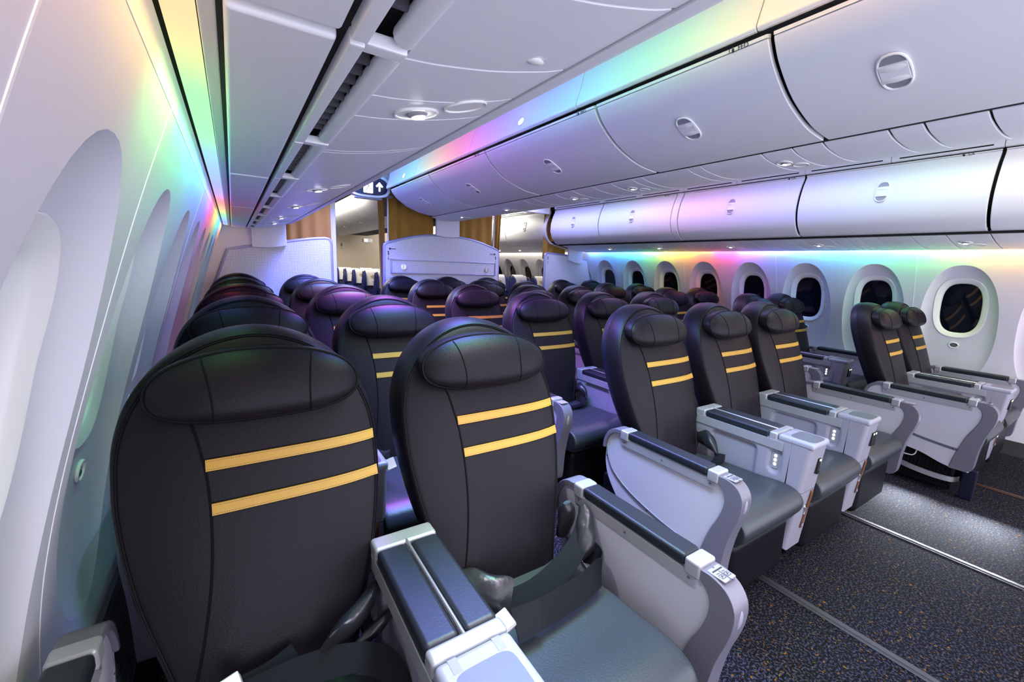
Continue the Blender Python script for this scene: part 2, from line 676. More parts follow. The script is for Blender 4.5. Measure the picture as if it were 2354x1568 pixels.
def make_window_parts(sg):
    """meshes of one 0.6 m wall cell; local y across, z up; x = signed distance from the wall axis"""
    hw, t, b = .3, Z1 - OV['cz'], Z0 - OV['cz']
    X = lambda y, z, d=0: sg * (wh(z) + d)
    n = len(ANG)
    oval = oval_ang(n, OV['hw'], OV['hh'], OV['e'], OV['cz'], ANG)
    rect = []
    for a in ANG:
        c, s = math.cos(a), math.sin(a)
        k = min(hw / abs(c) if abs(c) > 1e-9 else 9, (t / s if s > 1e-9 else (b / s if s < -1e-9 else 9)))
        rect.append((c * k, OV['cz'] + s * k))
    panel = MB()
    rings = []
    for q in (1, .8, .6, .4, .2, 0):
        rings.append([(X(0, o[1] + (r[1] - o[1]) * q), o[0] + (r[0] - o[0]) * q, o[1] + (r[1] - o[1]) * q) for o, r in zip(oval, rect)])
    panel.loft(rings, cap=False)
    rev = MB()
    win_o = oval_ang(n, WN['hw'] + .046, WN['hh'] + .05, WN['e'], WN['cz'], ANG)   # outer edge of frame
    win_o = [((WN['hw'] + .040) * math.copysign(abs(math.cos(a)) ** (2 / 2.6), math.cos(a)), WN['cz'] + (WN['hh'] + .042) * math.copysign(abs(math.sin(a)) ** (2 / 2.6), math.sin(a))) for a in ANG]
    rings = []
    for q in (0, .04, .09, .15, .22, .3, .4, .52, .66, .82, 1.0):
        ring = []
        for o, w in zip(oval, win_o):
            y, z = o[0] + (w[0] - o[0]) * q, o[1] + (w[1] - o[1]) * q
            ring.append((X(y, z, reveal_depth(y, z)), y, z))
        rings.append(ring)
    rev.loft(rings, cap=False)
    fr = MB()
    rings = []

    def so(hw_, hh_, e):
        return [(hw_ * math.copysign(abs(math.cos(a)) ** (2 / e), math.cos(a)), WN['cz'] + hh_ * math.copysign(abs(math.sin(a)) ** (2 / e), math.sin(a))) for a in ANG]
    for dw, dd in ((.040, .004), (.039, -.003), (.036, -.006), (.028, -.004), (.014, .002), (.004, .006), (.0, .010), (-.003, .022), (-.005, .034)):
        ring = []
        for y, z in so(WN['hw'] + dw, WN['hh'] + dw * 1.05, 2.6 + (.040 - dw) * 5):
            zc = WN['cz'] + (z - WN['cz'])
            ring.append((X(y, z, reveal_depth(y, z) + dd), y, z))
        rings.append(ring)
    fr.loft(rings, cap=False)
    pn = MB()
    ring = []
    for y, z in so(WN['hw'] - .004, WN['hh'] - .004, 2.9):
        ring.append((sg * (wh(1.165) + reveal_depth(0, 1.165) + .030 + (1.165 - z) * .18), y, z))
    pn.add(ring, [tuple(range(n))])
    sh = MB()          # shade edge: a thin dark gasket around the pane
    sh.loft([[(sg * (wh(1.165) + reveal_depth(0, 1.165) + .028 + (1.165 - z) * .18), y, z) for y, z in so(WN['hw'] - k, WN['hh'] - k, 2.85)] for k in (-.002, .006)], cap=False)
    lt = MB()
    yl = 0.0
    zl = .835
    ring3 = [(X(y, z, reveal_depth(y, z) - .004), y, z) for y, z in superoval(28, .030, .023, 2, yl, zl)]
    lt.tube(ring3, .0042, 8, closed=True)
    lp = MB()
    ringp = [(X(y, z, reveal_depth(y, z) - .0012), y, z) for y, z in superoval(28, .028, .021, 2, yl, zl)]
    lp.add(ringp, [tuple(range(28))])
    tab = MB()
    tab.ellipsoid((X(0, zl, reveal_depth(0, zl)), yl, zl - .006), (.006, .018, .009), 12, 6)
    return panel, rev, fr, pn, sh, lt, lp, tab


WPARTS = {}
n_win = 0


def build_wall(side, y_first, count, seams, ymax_single=None):
    global n_win
    sg = -1 if side == 'left' else 1
    P_, RV, FR, PN, SH, LT, LP, TB = make_window_parts(sg)
    root = empty('wall_%s' % side, (XMID, 0, 0))
    tag(root, kind='structure')
    panel0 = P_.build('side_panel', 'wallw', None, angle=60)
    proto = None
    for i in range(count):
        yc = y_first + .6 * i
        p = panel0 if i == 0 else panel0.copy()
        if i:
            C.objects.link(p)
        p.name = 'side_panel'
        p.parent = root
        p.location = (0, yc, 0)
        n_win += 1
        w = empty('window_%d' % n_win, (XMID, yc, 0))
        tag(w, kind='structure')
        if proto is None:
            parts = [RV.build('reveal', 'wallw', w, angle=60), FR.build('window_frame', 'trimw', w, angle=50), PN.build('pane', 'pane', w),
                     SH.build('gasket', 'black', w), LT.build('latch_ring', 'trimw', w), LP.build('latch_recess', 'mgrey', w), TB.build('latch_tab', 'dgrey', w)]
            proto = parts
        else:
            for q in proto:
                c = q.copy()
                C.objects.link(c)
                c.parent = w
    # raised joint strips where two sidewall panels meet
    for ys in seams:
        b = MB()
        zs = np.linspace(Z0, Z1, 40)
        rings = [[(sg * (wh(z) - d), ys + s_, z) for s_, d in ((-.004, -.003), (-.0025, .0012), (.0025, .0012), (.004, -.003))] for z in zs]
        b.loft(rings)
        b.build('joint_strip', 'trimw', root)
    # ribbed vent strip and kick panel close to the floor
    y0, y1 = y_first - .3, y_first - .3 + .6 * count
    b = MB()
    xi = XMID + sg * wh(.25)
    return root


wl = build_wall('left', -.395, 11, (.505, 1.105, 2.305, 3.505, 4.705))
wr = build_wall('right', -.222, 19, (.078, 1.278, 2.478, 3.678, 4.878, 6.078, 7.278, 8.478))
# dado air grille at the foot of the left sidewall (fine horizontal fins), one joined part
b = MB()
for k in range(26):
    z = .10 + k * .011
    xx = XMID - wh(z) + .004
    b.box((xx, -.6, z), (xx + .012, 5.55, z + .005))
g = b.build('air_grille', 'dgrey', wl)
g.location = (-XMID, 0, 0)
g['kind'] = 'stuff'

# sidewall head trim (light shelf above the windows), dark gap and luminous cove strip
for side, sg in (('left', -1), ('right', 1)):
    y1 = 5.6 if side == 'left' else 11.0
    X = lambda h: XMID + sg * h
    b = MB()
    b.prism([(X(2.600), 1.652), (X(2.587), 1.704), (X(2.60), 1.706), (X(2.625), 1.66)], -1.2, y1, axis=1)
    n_tr += 1
    tag(b.build('trim_%d' % n_tr, 'white', None), kind='structure')
    b = MB()
    b.prism([(X(2.579), 1.698), (X(2.540), 1.692), (X(2.540), 1.702), (X(2.579), 1.708)], -1.2, y1, axis=1)
    o = b.build('cove_light', 'mood_l' if side == 'left' else 'mood_r')
    tag(o, 'long rainbow coloured mood light strip above the %s windows' % side, 'light strip')


# ------------------------------------------------------------------ under-bin service channels
def bez(pts, n=10):
    return smooth_poly(pts, n)


def channel_panels(root, prof, seams, mat_='psu', th=.012, gap=.0022):
    """curved underside panels between consecutive seam positions"""
    for a, b_ in zip(seams[:-1], seams[1:]):
        poly = list(prof) + [(x, z + th) for x, z in reversed(prof)]
        b = MB()
        b.prism(poly, a + gap, b_ - gap, axis=1, bev=.0022, seg=2)
        b.build('service_panel', mat_, root, angle=30)


def twin_reading_light(root, cx, cy, prof_z, nx=1.0, sc=1.0):
    """pair of oval recessed reading lamps: oval bezel, bowl, lamp"""
    for k, dy in ((0, -.0), (1, 0)):
        x = cx + (-.045 if k == 0 else .045) * sc
        y = cy + (.028 if k == 0 else -.028) * sc
        z = prof_z(x)
        rot = math.atan2(prof_z(x + .01) - prof_z(x - .01), .02)
        mt = Matrix.Translation((x, y, z)) @ Matrix.Rotation(-rot, 4, 'Y')
        rim = MB()
        rr = [(mt @ Vector((p[0], p[1], -.0015))) for p in superoval(30, .047 * sc, .040 * sc, 2.0)]
        rim.tube(rr, .0026 * sc, 6, closed=True)
        ro = rim.build('reading_light', 'trimw', root)
        bowl = MB()
        rings = []
        for q, d in ((1, -.0008), (.86, -.0015), (.7, -.002)):
            rings.append([(mt @ Vector((p[0] * q, p[1] * q, d))) for p in superoval(30, .046 * sc, .039 * sc, 2.0)])
        bowl.loft(rings, cap=False)
        bowl.add(rings[-1], [tuple(range(30))])
        bowl.build('bowl', 'trimw', ro)
        if k == 0:
            ey = MB().ellipsoid((0, 0, -.003), (.024 * sc, .020 * sc, .007 * sc), 16, 6, mt)
            ey.build('lamp_housing', 'lgrey', ro)
            la = MB()
            la.add([(mt @ Vector((p[0] + .004, p[1], -.0106 * sc))) for p in superoval(18, .015 * sc, .012 * sc, 2.0)], [tuple(range(18))])
            la.build('lamp', 'glow', ro)


# left channel ----------------------------------------------------------
LC = empty('service_channel', (0, 0, 0))
tag(LC, 'passenger service channel with vents and reading lights under the left bins', 'service channel')
prof_l = bez([(.238, 1.684), (.30, 1.690), (.40, 1.707), (.50, 1.732), (.548, 1.748)], 5)
SEAM_L = [-1.0, -.35, .45, .69, .87, 1.01, 1.37, 1.40, 1.95, 2.15, 2.35, 2.42, 2.9, 3.2, 3.27, 3.9, 4.2, 4.9, 5.5]
channel_panels(LC, prof_l, SEAM_L)
# outer lip
b = MB()
b.prism(bez([(.552, 1.745), (.572, 1.744), (.590, 1.752), (.598, 1.77)], 4) + [(.58, 1.78), (.552, 1.765)], -1.0, 5.5, axis=1)
b.build('edge_lip', 'psu', LC)
pz_l = lambda x: float(np.interp(x, [p[0] for p in prof_l], [p[1] for p in prof_l]))
for yy in (.925, 2.23, 3.08, 4.05, 4.75):
    twin_reading_light(LC, .40, yy, pz_l)
b = MB().ellipsoid((.44, .635, pz_l(.44) - .001), (.018, .011, .004), 18, 6)
b.build('call_button', 'trimw', LC)
# vent rail + rounded bar + grille fins, in bays of 0.6 m
for k in range(11):
    y0 = -1.0 + k * .61 - .28 + .28
    y0 = .655 - .61 * 3 + k * .61
    y1 = y0 + .60
    if y0 > 5.4:
        break
    y1 = min(y1, 5.48)
    b = MB()
    b.box((.150, y0, 1.666), (.172, y1, 1.690), .004, 2)
    b.box((.172, y0, 1.672), (.232, y0 + .03, 1.692), .004, 2)
    b.build('vent_rail', 'psu', LC)
    b = MB()
    path = [(.222, y0 + .032, 1.690), (.222, y1 - .004, 1.690)]
    b.tube(path, .017, 14)
    b.build('vent_bar', 'psu', LC)
    b = MB()
    nfin = 11
    for q in range(nfin):
        yy = y0 + .06 + q * (y1 - y0 - .08) / nfin
        b.box((.172, yy, 1.690), (.206, yy + .005, 1.708))
    o = b.build('vent_fins', 'dgrey', LC)
    o['kind'] = 'stuff'
b = MB().box((.140, -1.0, 1.706), (.60, 5.5, 1.712))
b.v = [(x, y, z + (.0 if x < .3 else .07)) for x, y, z in b.v]
b.build('backing', 'black', LC)
# flat access panels above the window light strip
for y0 in (-1.86, -.605, .65, 1.905, 3.16, 4.41):
    y1 = min(y0 + 1.25, 5.5)
    b = MB()
    b.box((.0095, y0 + .009, 1.668), (.136, y1 - .009, 1.69), .007, 3)
    b.build('access_panel', 'psu', LC)
b = MB().box((-.018, -1.0, 1.688), (.004, 5.5, 1.735), .003)
b.build('cove_rail', 'trimw', LC)
b = MB().box((.002, -1.0, 1.686), (.150, 5.5, 1.706))
b.build('recess_backing', 'black', LC)

# right channel ----------------------------------------------------------
RC = empty('service_channel', (0, 0, 0))
tag(RC, 'passenger service channel with reading lights under the right bins', 'service channel')
prof_r = bez([(4.455, 1.745), (4.56, 1.722), (4.70, 1.694), (4.86, 1.672), (5.045, 1.655)], 5)
base_s = [.02, .22, .443, .565, .61, .66]
SEAM_R = [-1.0, -.35, .52, .758, .985, 1.186, 1.408, 1.53, 1.578, 1.626, 1.744, 1.975, 2.091, 2.297, 2.473, 2.62, 2.86, 3.10, 3.26, 3.45, 3.62, 3.82, 4.05, 4.25, 4.5, 4.72, 4.95, 5.2, 5.5]
channel_panels(RC, prof_r, SEAM_R, gap=.0036)
pz_r = lambda x: float(np.interp(x, [p[0] for p in prof_r], [p[1] for p in prof_r]))
for yy in (.885, 1.872, 2.745, 3.716, 4.607):
    twin_reading_light(RC, 4.76, yy, pz_r)
MB().box((4.44, -1.0, 1.735), (5.05, 5.5, 1.75)).build('backing', 'black', RC)
MB().box((5.045, -1.0, 1.66), (5.058, 5.5, 1.74), .003).build('cove_rail', 'dgrey', RC)
b = MB()
for yy in (2.5, 4.75):
    b.box((4.9, yy, 1.658), (4.98, yy + .06, 1.664), .002, 1)

# center channel ----------------------------------------------------------
CC = empty('service_channel', (0, 0, 0))
tag(CC, 'passenger service channel with reading lights under the centre bins', 'service channel')
prof_c = bez([(2.222, 1.968), (2.30, 1.950), (2.45, 1.940), (2.60, 1.950), (2.678, 1.968)], 5)
SEAM_C = [-1.0, -.2, .20, .44, .61, .715, .943, 1.068, 1.207, 1.538, 1.62, 1.95, 2.03, 2.22, 2.4, 2.62, 2.84, 3.15, 3.3, 3.65, 3.9, 4.2, 4.6, 5.0, 5.42]
channel_panels(CC, prof_c, SEAM_C, gap=.004)
pz_c = lambda x: float(np.interp(x, [p[0] for p in prof_c], [p[1] for p in prof_c]))
for yy in (1.14, 2.126, 2.74, 3.78, 4.8):
    twin_reading_light(CC, 2.40, yy, pz_c, sc=.8)
MB().box((2.20, -1.0, 1.972), (2.70, 5.42, 1.99)).build('backing', 'black', CC)


# ------------------------------------------------------------------ overhead bins
def door_profile(pts, th):
    """closed profile: outer convex curve and a parallel inner line"""
    outer = bez(pts, 6)
    inner = []
    for i in range(len(outer)):
        a, b_ = np.array(outer[max(i - 1, 0)]), np.array(outer[min(i + 1, len(outer) - 1)])
        t = (b_ - a) / np.linalg.norm(b_ - a)
        n = np.array([-t[1], t[0]])
        inner.append(tuple(np.array(outer[i]) + n * th))
    return outer, inner


def latch(root, p, tang, nrm, s=1.0):
    """oval latch: proud bezel ring, flat grey plate instead of a cut cup, flap with two thumb pads"""
    up = Vector(tang).normalized()
    n = Vector(nrm).normalized()
    x = up.cross(n).normalized()
    mt = Matrix(((x.x, up.x, n.x, p[0]), (x.y, up.y, n.y, p[1]), (x.z, up.z, n.z, p[2]), (0, 0, 0, 1)))
    w, h = .042 * s, .075 * s
    oval = superoval(32, w, h, 2.6)
    b = MB()
    b.tube([mt @ Vector((q[0], q[1], .001)) for q in oval], .0042 * s, 8, closed=True)
    be = b.build('latch', 'trimw', root)
    b = MB()
    b.add([mt @ Vector((q[0] * .95, q[1] * .95, .0008)) for q in oval], [tuple(range(32))])
    b.build('latch_plate', 'lgrey', be)
    b = MB()
    b.box((-w * .9, -h * .52, .0), (w * .9, h * .50, .006), .002, 2, mt)
    b.build('latch_flap', 'white', be)
    for yy in (.30, -.36):
        b = MB()
        b.ellipsoid((0, h * yy, .006), (w * .84, h * .17, .004), 20, 6, mt)
        b.build('thumb_pad', 'trimw', be)


def bin_unit(name, label, cat, prof, th, y0, y1, lip, latch_t=.45, group=None, labeltxt=None, out=1, bodymat='black'):
    """one overhead bin: door, top lip, latch, printed row label"""
    root = empty(name, (0, 0, 0))
    tag(root, label, cat, group)
    outer, inner = door_profile(prof, th)
    b = MB()
    b.prism(outer[lip:] + inner[lip:][::-1], y0 + .010, y1 - .010, axis=1, bev=.007, seg=3)
    b.build('door', 'white', root, angle=30)
    b = MB()
    o2 = [(x, z) for x, z in outer[:lip + 1]]
    i2 = inner[:lip + 1]
    # lip stands 2 mm proud of the door
    a = np.array(outer[0]); c = np.array(outer[lip]); t = (c - a) / np.linalg.norm(c - a); sg_ = 1 if th > 0 else -1; nn = -np.array([-t[1], t[0]]) * .003 * sg_
    o2 = [tuple(np.array(q) + nn) for q in o2]
    c2 = [o2[0]] + o2[1:-1] + [tuple(np.array(o2[-1]) - t * .003)]
    b.prism(c2 + i2[::-1], y0 + .010, y1 - .010, axis=1, bev=.005, seg=2)
    b.build('door_lip', 'trimw', root, angle=30)
    k = int(latch_t * (len(outer) - 1))
    a, c = np.array(outer[k - 1]), np.array(outer[k + 1])
    t = (a - c) / np.linalg.norm(a - c)
    n = np.array([-t[1], t[0]]) * sg_      # t points up, so this is the outward side
    pc = outer[k]
    yc = (y0 + y1) / 2
    latch(root, (pc[0], yc, pc[1]), (t[0], 0, t[1]), (n[0], 0, n[1]))
    if labeltxt:
        m1 = (np.array(o2[0]) + np.array(o2[-1])) / 2
        t1 = -t_of(o2[0], o2[-1])
        n1 = np.array([-t1[1], t1[0]]) * sg_
        p = Vector((m1[0] + n1[0] * .0012, labeltxt[1], m1[1] + n1[1] * .0012))
        mt = frame(p, (0, -1, 0), (t1[0], 0, t1[1]))
        text('row_label', labeltxt[0], .024, mt, 'ink', root)
        # passenger pictogram and a fine line frame
        q = MB()
        q.ellipsoid((-.020, .0085, 0), (.0028, .0028, .0006), 10, 4, mt)
        q.box((-.0245, -.009, -.0004), (-.0155, .0045, .0004), .001, 1, mt)
        q.build('row_icon', 'ink', root)
    return root


def t_of(a, b):
    d = np.array(b) - np.array(a)
    return d / np.linalg.norm(d)


CB = [(1.655, 2.232), (1.668, 2.200), (1.725, 2.135), (1.85, 2.052), (2.02, 1.993), (2.16, 1.974), (2.212, 1.972)]
cs = [-.75, .29, .923, 1.809, 2.995, 4.106, 5.30]
ordw = ['nearest', 'second', 'third', 'fourth', 'fifth', 'sixth', 'seventh']
ctxt = [None, None, ('1    FED', 1.04), ('2    FED', 1.92), ('3    FED', 3.12), None, None]
for i, (a, b_) in enumerate(zip(cs[:-1], cs[1:])):
    bin_unit('overhead_bin', 'white centre overhead bin facing the left aisle, %s from the camera' % ordw[i], 'bin', CB, .022, a, b_, 3, .50,
             group='centre overhead bins', labeltxt=ctxt[i])
CBR = [(3.245, 2.232), (3.232, 2.200), (3.175, 2.142), (3.05, 2.078), (2.88, 2.028), (2.74, 1.990), (2.690, 1.974)]
for i, (a, b_) in enumerate(zip(cs[:-1], cs[1:])):      # other face of the centre bins, towards the right aisle
    bin_unit('overhead_bin', 'far side door of the centre overhead bins over the right aisle, %s from the camera' % ordw[i], 'bin', CBR, -.022, a, b_, 3, .50,
             group='centre overhead bins, right aisle side')
RB = [(4.335, 2.273), (4.338, 2.247), (4.300, 2.17), (4.268, 2.06), (4.262, 1.95), (4.300, 1.84), (4.375, 1.765), (4.435, 1.750)]
rs = [-.45, .752, 1.937, 3.175, 4.442, 5.50]
rtxt = [None, ('1   CA', 0.92), ('2   CA', 2.05), ('3   CA', 3.40), None]
for i, (a, b_) in enumerate(zip(rs[:-1], rs[1:])):
    bin_unit('overhead_bin', 'tall curved white overhead bin above the right windows, %s from the camera' % ordw[i], 'bin', RB, -.022 if False else .022, a + (.085 if i == 3 else 0), b_, 3, .44,
             group='right overhead bins', labeltxt=rtxt[i])
LBP = [(XMID * 2 - x, z) for x, z in RB]
LBP = [(x - .12, z) for x, z in LBP]
for i, (a, b_) in enumerate(zip(rs[:-1], rs[1:])):
    bin_unit('overhead_bin', 'curved white overhead bin above the left seats seen from below, %s from the camera' % ordw[i], 'bin', LBP, -.022, a, b_, 3, .44,
             group='left overhead bins')
# black cores inside the bins so that the gaps read dark
def core(name, pts, y0=-1.0, y1=5.45):
    b = MB()
    b.prism(pts, y0, y1, axis=1)
    o = b.build(name, 'black')
    return o
for nm, pts, y1 in (('left', [(.56, 1.79), (.66, 2.0), (.60, 2.30), (-.1, 2.30), (-.1, 1.74), (.14, 1.715), (.5, 1.77)], 5.45),
                    ('centre', [(1.70, 2.244), (1.80, 2.13), (1.98, 2.04), (2.20, 2.0), (2.68, 2.0), (2.84, 2.06), (3.04, 2.13), (3.20, 2.244)], 5.28),
                    ('right', [(4.46, 1.78), (4.33, 1.90), (4.31, 2.05), (4.38, 2.30), (5.2, 2.3), (5.2, 1.76)], 5.45)):
    o = core('bin_core', pts, -1.0, y1)
    n_tr += 1
    o.name = 'trim_%d' % n_tr
    tag(o, kind='structure')
    b = MB()
    prof_ = {'left': LBP + [(-.1, 2.28), (-.1, 1.70), (.2, 1.69)], 'centre': CB + CBR[::-1], 'right': RB + [(5.3, 1.70), (5.3, 2.28)]}[nm]
    yc_ = {'left': 5.50, 'centre': 5.292, 'right': 5.489}[nm]
    b.prism(prof_, yc_ + .001, yc_ + .018, axis=1, bev=.003, seg=1)
    b.build('end_cap', 'white', o)
# filler post between the second and third right bin
b = MB()
outer, inner = door_profile(RB, .03)
b.prism([(x - .004, z) for x, z in outer] + inner[::-1], 3.178, 3.255, axis=1, bev=.008, seg=3)
o = b.build('bin_divider', 'white')
tag(o, 'narrow curved white filler strip between two bins above the right windows', 'panel')

b = MB()
b.box((-.45, 5.645, 0.0), (.50, 5.67, 1.80), .004, 1)
n_tr += 1
tag(b.build('trim_%d' % n_tr, 'white'), kind='structure')
# ------------------------------------------------------------------ ceiling, valances, mood strips
b = MB()
b.box((-.5, -1.2, 2.46), (5.5, 13.5, 2.50))
tag(b.build('ceiling', 'white'), kind='structure')
# left-aisle valance over the centre bins, cut into panels
vs = [-1.0, -.05, .972, 1.95, 3.225, 4.45, 5.45]
VAL = bez([(1.648, 2.253), (1.640, 2.268), (1.652, 2.31), (1.675, 2.38), (1.690, 2.455)], 5)
va = empty('valance')
tag(va, 'white cove valance washed with rainbow light above the centre bins', 'valance')
va2 = empty('valance')
tag(va2, 'white cove valance above the centre bins facing the right aisle', 'valance')
for a, b_ in zip(vs[:-1], vs[1:]):
    for root, f in ((va, lambda x: x), (va2, lambda x: 4.90 - x)):
        b = MB()
        b.prism([(f(x), z) for x, z in VAL] + [(f(x + .012), z) for x, z in VAL[::-1]], a + .0025, b_ - .0025, axis=1, bev=.002, seg=1)
        b.build('valance_panel', 'white', root, angle=30)
for yy, zz in ((2.508, 2.318), (4.827, 2.318)):
    xx = 1.655
    mt = frame((xx - .0025, yy, zz), (0, 1, 0), (.05, 0, .14))
    b = MB()
    b.tube([mt @ Vector((p[0], p[1], 0)) for p in superoval(20, .030, .024, 2)], .003, 6, closed=True)
    sp = b.build('spot_light', 'trimw', va)
    b = MB()
    b.add([mt @ Vector((p[0], p[1], 0.0012 if mt.to_3x3().col[2].x < 0 else -.0012)) for p in superoval(20, .027, .021, 2)], [tuple(range(20))])
    b.build('lamp', emis('spot_lamp', (.85, .95, 1), 12), sp)
# right valance: rounded white lip with air slots
b = MB()
RV_ = bez([(4.345, 2.284), (4.324, 2.289), (4.318, 2.32), (4.335, 2.38), (4.36, 2.455)], 5)
rv = empty('valance')
tag(rv, 'bright white valance with black air slots above the right bins', 'valance')
rvs = [-.45, .752, 1.34, 1.937, 2.56, 3.175, 3.8, 4.442, 5.5]
for a, b_ in zip(rvs[:-1], rvs[1:]):
    b = MB()
    b.prism(RV_ + [(x + .014, z) for x, z in RV_[::-1]], a + .002, b_ - .002, axis=1, bev=.003, seg=1)
    b.build('valance_panel', 'white', rv, angle=30)
    if a > .5:
        s_ = MB()
        s_.box((4.3165, a + .05, 2.299), (4.3260, b_ - .05, 2.308), .0015, 1)
        s_.build('air_slot', 'black', rv)
# mood light strips at the aisle ceilings
for x0, x1, lab, mt_, yE in ((1.36, 1.40, 'above the left aisle', 'mood_c', 5.5), (3.50, 3.54, 'above the right aisle', 'mood_w', 5.5)):
    b = MB()
    b.box((x0, -1.0, 2.440), (x1, yE, 2.455), .003, 1)
    o = b.build('mood_light', mt_)
    tag(o, 'slim rainbow coloured light strip on the ceiling %s' % lab, 'light strip')

# ------------------------------------------------------------------ bulkheads, curtains, exit sign
def arrow_down(b, mt, x, z, s):
    b.box((x - .0022 * s, z - .012 * s, 0), (x + .0022 * s, z + .016 * s, .001), 0, 1, mt)
    b.add([mt @ Vector(q) for q in ((x - .011 * s, z - .008 * s, .001), (x, z - .022 * s, .001), (x + .011 * s, z - .008 * s, .001), (x, z - .012 * s, .001))], [(0, 1, 2, 3)])


def bulkhead(name, label, outline, sign_at, y=YB, th=.035):
    root = empty(name, (0, y, 0))
    tag(root, label, 'bulkhead')
    b = MB()
    b.prism(outline, 0, th, axis=1)
    b.build('partition_panel', 'bulk', root)
    # rounded metal edge trim along sides and top
    b = MB()
    path = [(x, th / 2, z) for x, z in outline]
    b.tube(path, .021, 10)
    b.build('edge_trim', 'bluemetal', root)
    mt = frame((0, -.001, 0), (1, 0, 0), (0, 0, 1))
    for (sx, sz, mirror) in sign_at:
        b = MB()
        m_ = -1 if mirror else 1
        # little pictogram: bent figure and label bar above an arrow
        b.ellipsoid((sx, sz + .075, .0008), (.010, .010, .0008), 10, 4, mt)
        b.box((sx - .007, sz + .040, 0), (sx + .007, sz + .062, .001), .002, 1, mt)
        arrow_down(b, mt, sx, sz, 1.15)
        if mirror is not None:
            b.box((sx + .02 * m_ - .010, sz + .105, 0), (sx + .02 * m_ + .012, sz + .128, .001), .003, 1, mt)
            b.box((min(sx + .035 * m_, sx + .10 * m_), sz + .112, 0), (max(sx + .035 * m_, sx + .10 * m_), sz + .120, .001), 0, 1, mt)
        b.build('placard', 'ink', root)['kind'] = 'stuff'
    return root


def round_top(pts, r):
    """round the two given corner indices of an open outline"""
    return pts


bl = [(-.42, .02), (-.30, .6), (-.20, 1.0), (-.035, 1.438), (.10, 1.467), (.35, 1.515), (.65, 1.575), (.80, 1.602), (.95, 1.618), (.985, 1.612), (1.006, 1.590), (1.012, 1.555), (1.016, .02)]
bh_l = bulkhead('bulkhead', 'white patterned bulkhead with blue edge behind the left seats', bl, [])
bc = [(1.655, .02), (1.655, 1.555), (1.664, 1.590), (1.690, 1.612)] + smooth_poly([(1.75, 1.628), (2.0, 1.700), (2.25, 1.742), (2.52, 1.755), (2.79, 1.742), (3.04, 1.700), (3.28, 1.630)], 3) + [(3.345, 1.608), (3.368, 1.588), (3.378, 1.555), (3.378, .02)]
bh_c = bulkhead('bulkhead', 'arched white bulkhead with a wide latched drawer behind the centre seats', bc, [(1.705, 1.425, False), (3.325, 1.425, True)])
br = [(4.268, .02), (4.268, 1.560), (4.278, 1.592), (4.300, 1.606), (4.6, 1.597), (4.95, 1.562), (5.20, 1.520), (5.27, 1.40), (5.38, 1.0), (5.42, .6), (5.45, .02)]
bh_r = bulkhead('bulkhead', 'white bulkhead sloping down to the windows behind the right seats', br, [(4.315, 1.47, None)])
# drawer front with frame and two round knobs
b = MB()
b.box((1.745, -.010, 1.238), (3.305, .004, 1.402), .004, 1)
dr = b.build('drawer', 'bulk', bh_c)
b = MB()
for lo, hi in (((1.728, -.018, 1.400), (3.322, .0, 1.414)), ((1.728, -.018, 1.226), (3.322, .0, 1.240)), ((1.728, -.018, 1.226), (1.743, .0, 1.414)), ((3.307, -.018, 1.226), (3.322, .0, 1.414))):
    b.box(lo, hi, .003, 1)
b.build('drawer_frame', 'bluemetal', bh_c)
for x in (1.90, 3.165):
    b = MB()
    b.tube([(x, -.008, 1.312), (x, -.022, 1.312)], .036, 24)
    kn = b.build('knob', 'metal', dr)
    b = MB().box((x - .008, -.034, 1.280), (x + .008, -.020, 1.344), .004, 2)
    b.build('knob', 'metal', dr)
# hangers joining the bulkheads to the bins
for root, x0, x1, z0, z1 in ((bh_l, .19, .53, 1.478, 1.76), (bh_c, 2.35, 2.70, 1.735, 1.985), (bh_r, 4.72, 5.03, 1.47, 1.76)):
    b = MB()
    xm, n = (x0 + x1) / 2, 9
    bot = [(x0 + (x1 - x0) * k / n, z0 + .016 * (2 * k / n - 1) ** 2 + (.0 if root is bh_c else (.03 * (k / n - .5) if root is bh_l else -.05 * (k / n - .5)))) for k in range(n + 1)]
    b.prism(bot + [(x1, z1), (x0, z1)], -.05, -.004, axis=1, bev=.008, seg=2)
    b.build('hanger', 'psu', root)


def curtain(label, top, bot, y, waves, amp, mat_='curtain', nx=60):
    """hanging cloth: top and bottom edges given as polylines of (x, z)"""
    b = MB()
    nz = 10
    tx = np.array([p[0] for p in top]); tz = np.array([p[1] for p in top])
    bx = np.array([p[0] for p in bot]); bz = np.array([p[1] for p in bot])
    vs = []
    for side in (0, 1):
        for j in range(nz + 1):
            q = j / nz
            for i in range(nx + 1):
                u = i / nx
                xt = tx[0] + (tx[-1] - tx[0]) * u
                xb = bx[0] + (bx[-1] - bx[0]) * u
                zt = np.interp(xt, tx, tz)
                zb = np.interp(xb, bx, bz)
                x = xt + (xb - xt) * q
                z = zt + (zb - zt) * q
                yy = y + amp * math.sin(u * waves * 2 * math.pi + .8 * math.sin(u * 5)) * (.55 + .45 * q) + .25 * amp * math.sin(u * waves * 4.6 + q * 3) + side * .003
                vs.append((x, yy, z))
    w = nx + 1
    N = w * (nz + 1)
    fs = []
    for j in range(nz):
        for i in range(nx):
            a = j * w + i
            fs.append((a, a + 1, a + w + 1, a + w))
            fs.append((N + a, N + a + w, N + a + w + 1, N + a + 1))
    edge = [j * w for j in range(nz + 1)] + [nz * w + i for i in range(1, w)] + [j * w + nx for j in range(nz - 1, -1, -1)] + [i for i in range(nx - 1, 0, -1)]
    for k in range(len(edge)):
        a, c = edge[k], edge[(k + 1) % len(edge)]
        fs.append((a, c, N + c, N + a))
    b.add(vs, fs)
    o = b.build('curtain', mat_, angle=70)
    tag(o, label, 'curtain')
    return o


